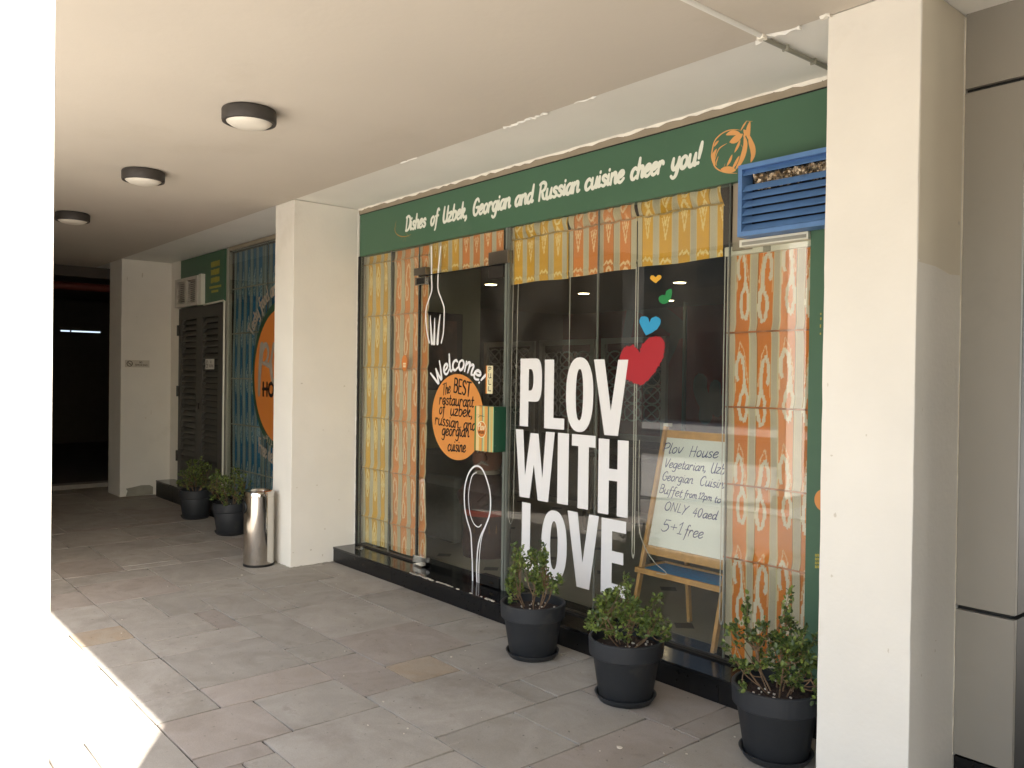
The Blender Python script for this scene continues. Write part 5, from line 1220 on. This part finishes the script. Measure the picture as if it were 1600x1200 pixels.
# seated doll figure
px_, py_ = -5.24, 4.22
dl = thing('doll_figure', 'dark robed doll with a pale moustache standing behind the spoon outline', 'figurine', (px_, py_, FZ))
obj('robe', MB().lathe([(0.0,0.0),(0.19,0.0),(0.20,0.10),(0.185,0.30),(0.175,0.42),(0.16,0.55),(0.11,0.64),(0.07,0.67)], (px_,py_,FZ), 32), M['robe'], dl, smooth=True)
tr = MB(); rb = Rib(tr, lambda u, v: Vector((px_+0.185*math.sin(u)*1.02, py_-0.188*math.cos(u), FZ+v)), (0.5,-0.85,0), 0.004)
for k in range(9):
    a = -1.0+k*0.32; rb.stroke([(a, 0.06), (a+0.08, 0.22), (a+0.16, 0.06)], 0.010, sm=False); rb.stroke([(a, 0.10), (a+0.08, 0.27), (a+0.16, 0.10)], 0.006, sm=False)
obj('robe_pattern', tr, M['robe2'], dl, fix=False)
obj('sash', MB().lathe([(0.180,0.33),(0.187,0.34),(0.186,0.37),(0.178,0.38)], (px_,py_,FZ), 32), M['redsash'], dl, smooth=True)
obj('head', MB().lathe([(0.05,0.66),(0.10,0.70),(0.125,0.77),(0.12,0.85),(0.08,0.91),(0.0,0.93)], (px_,py_,FZ), 28), M['skin'], dl, smooth=True)
obj('nose', MB().lathe([(0.0,-0.03),(0.022,-0.02),(0.025,0.0),(0.012,0.03),(0.0,0.04)], (px_+0.085,py_-0.10,FZ+0.80), 12), M['skin'], dl, smooth=True)
ms = MB(); ms.tube([(px_+0.03,py_-0.125,FZ+0.745),(px_+0.085,py_-0.125,FZ+0.765),(px_+0.125,py_-0.09,FZ+0.745)], [0.006,0.015,0.006], 8); obj('moustache', ms, M['dollwhite'], dl, smooth=True)
for s in (0, 1): obj('eyebrow', MB().tube([(px_+0.02+0.06*s,py_-0.125+0.025*s,FZ+0.84),(px_+0.045+0.06*s,py_-0.118+0.03*s,FZ+0.86),(px_+0.065+0.055*s,py_-0.11+0.035*s,FZ+0.845)], 0.007, 6), M['dollwhite'], dl, smooth=True)
obj('skull_cap', MB().lathe([(0.118,0.86),(0.112,0.93),(0.07,0.96),(0.0,0.965)], (px_,py_,FZ), 28), M['robe'], dl, smooth=True)
obj('collar', MB().lathe([(0.07,0.655),(0.10,0.66),(0.10,0.69),(0.07,0.70)], (px_,py_,FZ), 24), M['dollwhite'], dl, smooth=True)
ar = MB(); ar.tube([(px_+0.15,py_-0.05,FZ+0.56),(px_+0.19,py_-0.12,FZ+0.50),(px_+0.14,py_-0.19,FZ+0.44)], [0.05,0.045,0.03], 10); ar.tube([(px_-0.14,py_-0.05,FZ+0.56),(px_-0.16,py_-0.14,FZ+0.48),(px_-0.06,py_-0.20,FZ+0.44)], [0.05,0.045,0.03], 10); obj('sleeve', ar, M['robe'], dl, smooth=True)
# dining tables deep inside
for (x, y, lb_) in [(-5.0, 6.0, 'dark dining table behind the large white letters'), (-4.4, 8.2, 'dark dining table deep in the shop under the mural')]:
    t = thing('dining_table', lb_, 'table', (x, y, FZ)); obj('table_top', MB().box(x-0.6, x+0.6, y-0.4, y+0.4, FZ+0.71, FZ+0.75), M['framewood'], t, bevel=0.004)
    for sx in (-1, 1):
        for sy in (-1, 1): obj('leg', MB().box(x+sx*0.53-0.025, x+sx*0.53+0.025, y+sy*0.33-0.025, y+sy*0.33+0.025, FZ, FZ+0.709), M['framewood'], t)
# easel whiteboard
es = thing('easel', 'wooden easel with a handwritten whiteboard and a blue tray, behind the glass', 'easel', (-2.88, 3.75, FZ))
def ey(z): return 3.70+(z-0.458)*0.2525
EX0, EX1 = -3.165, -2.60
up_e = Vector((0, 0.2525, 1)).normalized(); n_e = Vector((0, -1, 0.2525)).normalized()
for x in (EX0, EX1): obj('front_leg', MB().bar((x+0.012, ey(FZ+0.004), FZ+0.004), (x+0.012, ey(1.265), 1.265), 0.030, 0.022, up=(1,0,0)), M['wood'], es, bevel=0.002)
def erail(z, h, nm='rail', dpt=0.020): obj(nm, MB().bar((EX0+0.030, ey(z), z), (EX1-0.006, ey(z), z), dpt, h, up=(0,0,1)), M['wood'], es, bevel=0.002)
erail(1.225, 0.045); erail(0.560, 0.050)
obj('rear_leg', MB().bar((-3.05, 4.02, FZ+0.004), (-3.02, ey(1.1)+0.03, 1.1), 0.028, 0.022, up=(1,0,0)), M['wood'], es, bevel=0.002)
obj('rear_leg', MB().bar((-2.70, 4.02, FZ+0.004), (-2.73, ey(1.1)+0.03, 1.1), 0.028, 0.022, up=(1,0,0)), M['wood'], es, bevel=0.002)
obj('hinge_block', MB().box(EX0-0.002, EX0+0.034, ey(1.265)-0.012, ey(1.265)+0.03, 1.266, 1.285), M['cream'], es, bevel=0.002)
bp_ = []
for x, z in [(EX0+0.030, 0.585), (EX1-0.005, 0.585), (EX1-0.005, 1.203), (EX0+0.030, 1.203)]: bp_.append(Vector((x, ey(z), z)))
wb = obj('whiteboard', MB().prism(bp_, -n_e*0.006), M['board'], es)
P0 = bp_[0]+n_e*0.0008
def E6(x, y): return atp(1010+x/6, 660+y/6, P0, n_e)
ik = MB()
for k, (s_, a_, b_, h) in enumerate([('Plov', (140,292), (335,288), 0.062), ('House', (392,318), (668,332), 0.062), ('Vegetarian,', (160,418), (560,462), 0.052), ('Uzbek', (595,470), (815,500), 0.058), ('Georgian', (142,538), (432,576), 0.052), ('Cuisine', (490,590), (762,625), 0.054),
                      ('Buffet', (112,655), (330,702), 0.050), ('from', (350,698), (470,716), 0.040), ('12pm', (482,712), (610,738), 0.038), ('to', (632,748), (695,758), 0.040), ('8', (722,755), (765,760), 0.040), ('ONLY', (160,818), (380,862), 0.050), ('40', (422,882), (515,892), 0.052), ('aed', (522,893), (655,915), 0.050), ('5+1', (130,1012), (325,1048), 0.070), ('free', (345,1062), (525,1090), 0.062)]):
    word(ik, s_, E6(*a_), E6(*b_), h, 0.0056, nrm=n_e, up=up_e, slant=0.14, rnd=0.22, seed=k, taper=lambda t: 0.75+0.4*math.sin(PI*t))
obj('handwriting', ik, M['ink'], wb, fix=False)
tr = MB(); tr.bar((EX0-0.005, 3.665, 0.445), (EX1+0.02, 3.665, 0.445), 0.018, 0.030); obj('tray_front', tr, M['wood'], es, bevel=0.002)
for x in (EX0+0.002, EX1+0.014): obj('tray_side', MB().box(x-0.006, x+0.006, 3.675, 3.93, 0.438, 0.460), M['wood'], es)
obj('tray_back', MB().box(EX0+0.009, EX1+0.007, 3.915, 3.93, 0.438, 0.460), M['wood'], es)
obj('tray_cover', MB().box(EX0+0.009, EX1+0.007, 3.675, 3.914, 0.440, 0.448), M['bluetray'], es)

# ------------------------------------------------------------------ across the road (seen mirrored in the glass, lights the arcade)
ob = thing('office_block', 'brown office block across the road, only mirrored in the shop glass', 'building', (0, -24, 0))
obj('wall', MB().box(-80, -5, -30, -20, -0.1, 9), M['facade_far'], ob)
wmesh = None
for i in range(15):
    for j in range(2):
        x = -78+i*4.8; z = 1.2+j*4.0
        if wmesh is None: wmesh = obj('window', MB().box(x, x+3.0, -20.0, -19.92, z, z+2.2), M['window_far'], ob)
        else: c = wmesh.copy(); COL.objects.link(c); c.location = (i*4.8, 0, j*4.0)
pz = thing('white_pillar', 'tall sunlit white pillar out on the plaza, mirrored at the right window edge', 'pillar', (-5.56, -2.2, 0))
obj('shaft', MB().box(-5.62, -5.50, -2.43, -2.0, -0.02, 4.2), M['wall_sun'], pz, bevel=0.005)
obj('pillar_base', MB().box(-5.66, -5.46, -2.47, -1.96, -0.02, 0.12), M['stone'], pz)
struct('added_shade_wall', MB().box(0.65, 1.2, 0.55, 5.3, -0.05, HC+0.004), M['shade_wall'])  # unseen dark wall added to cut the light on the right column's side face
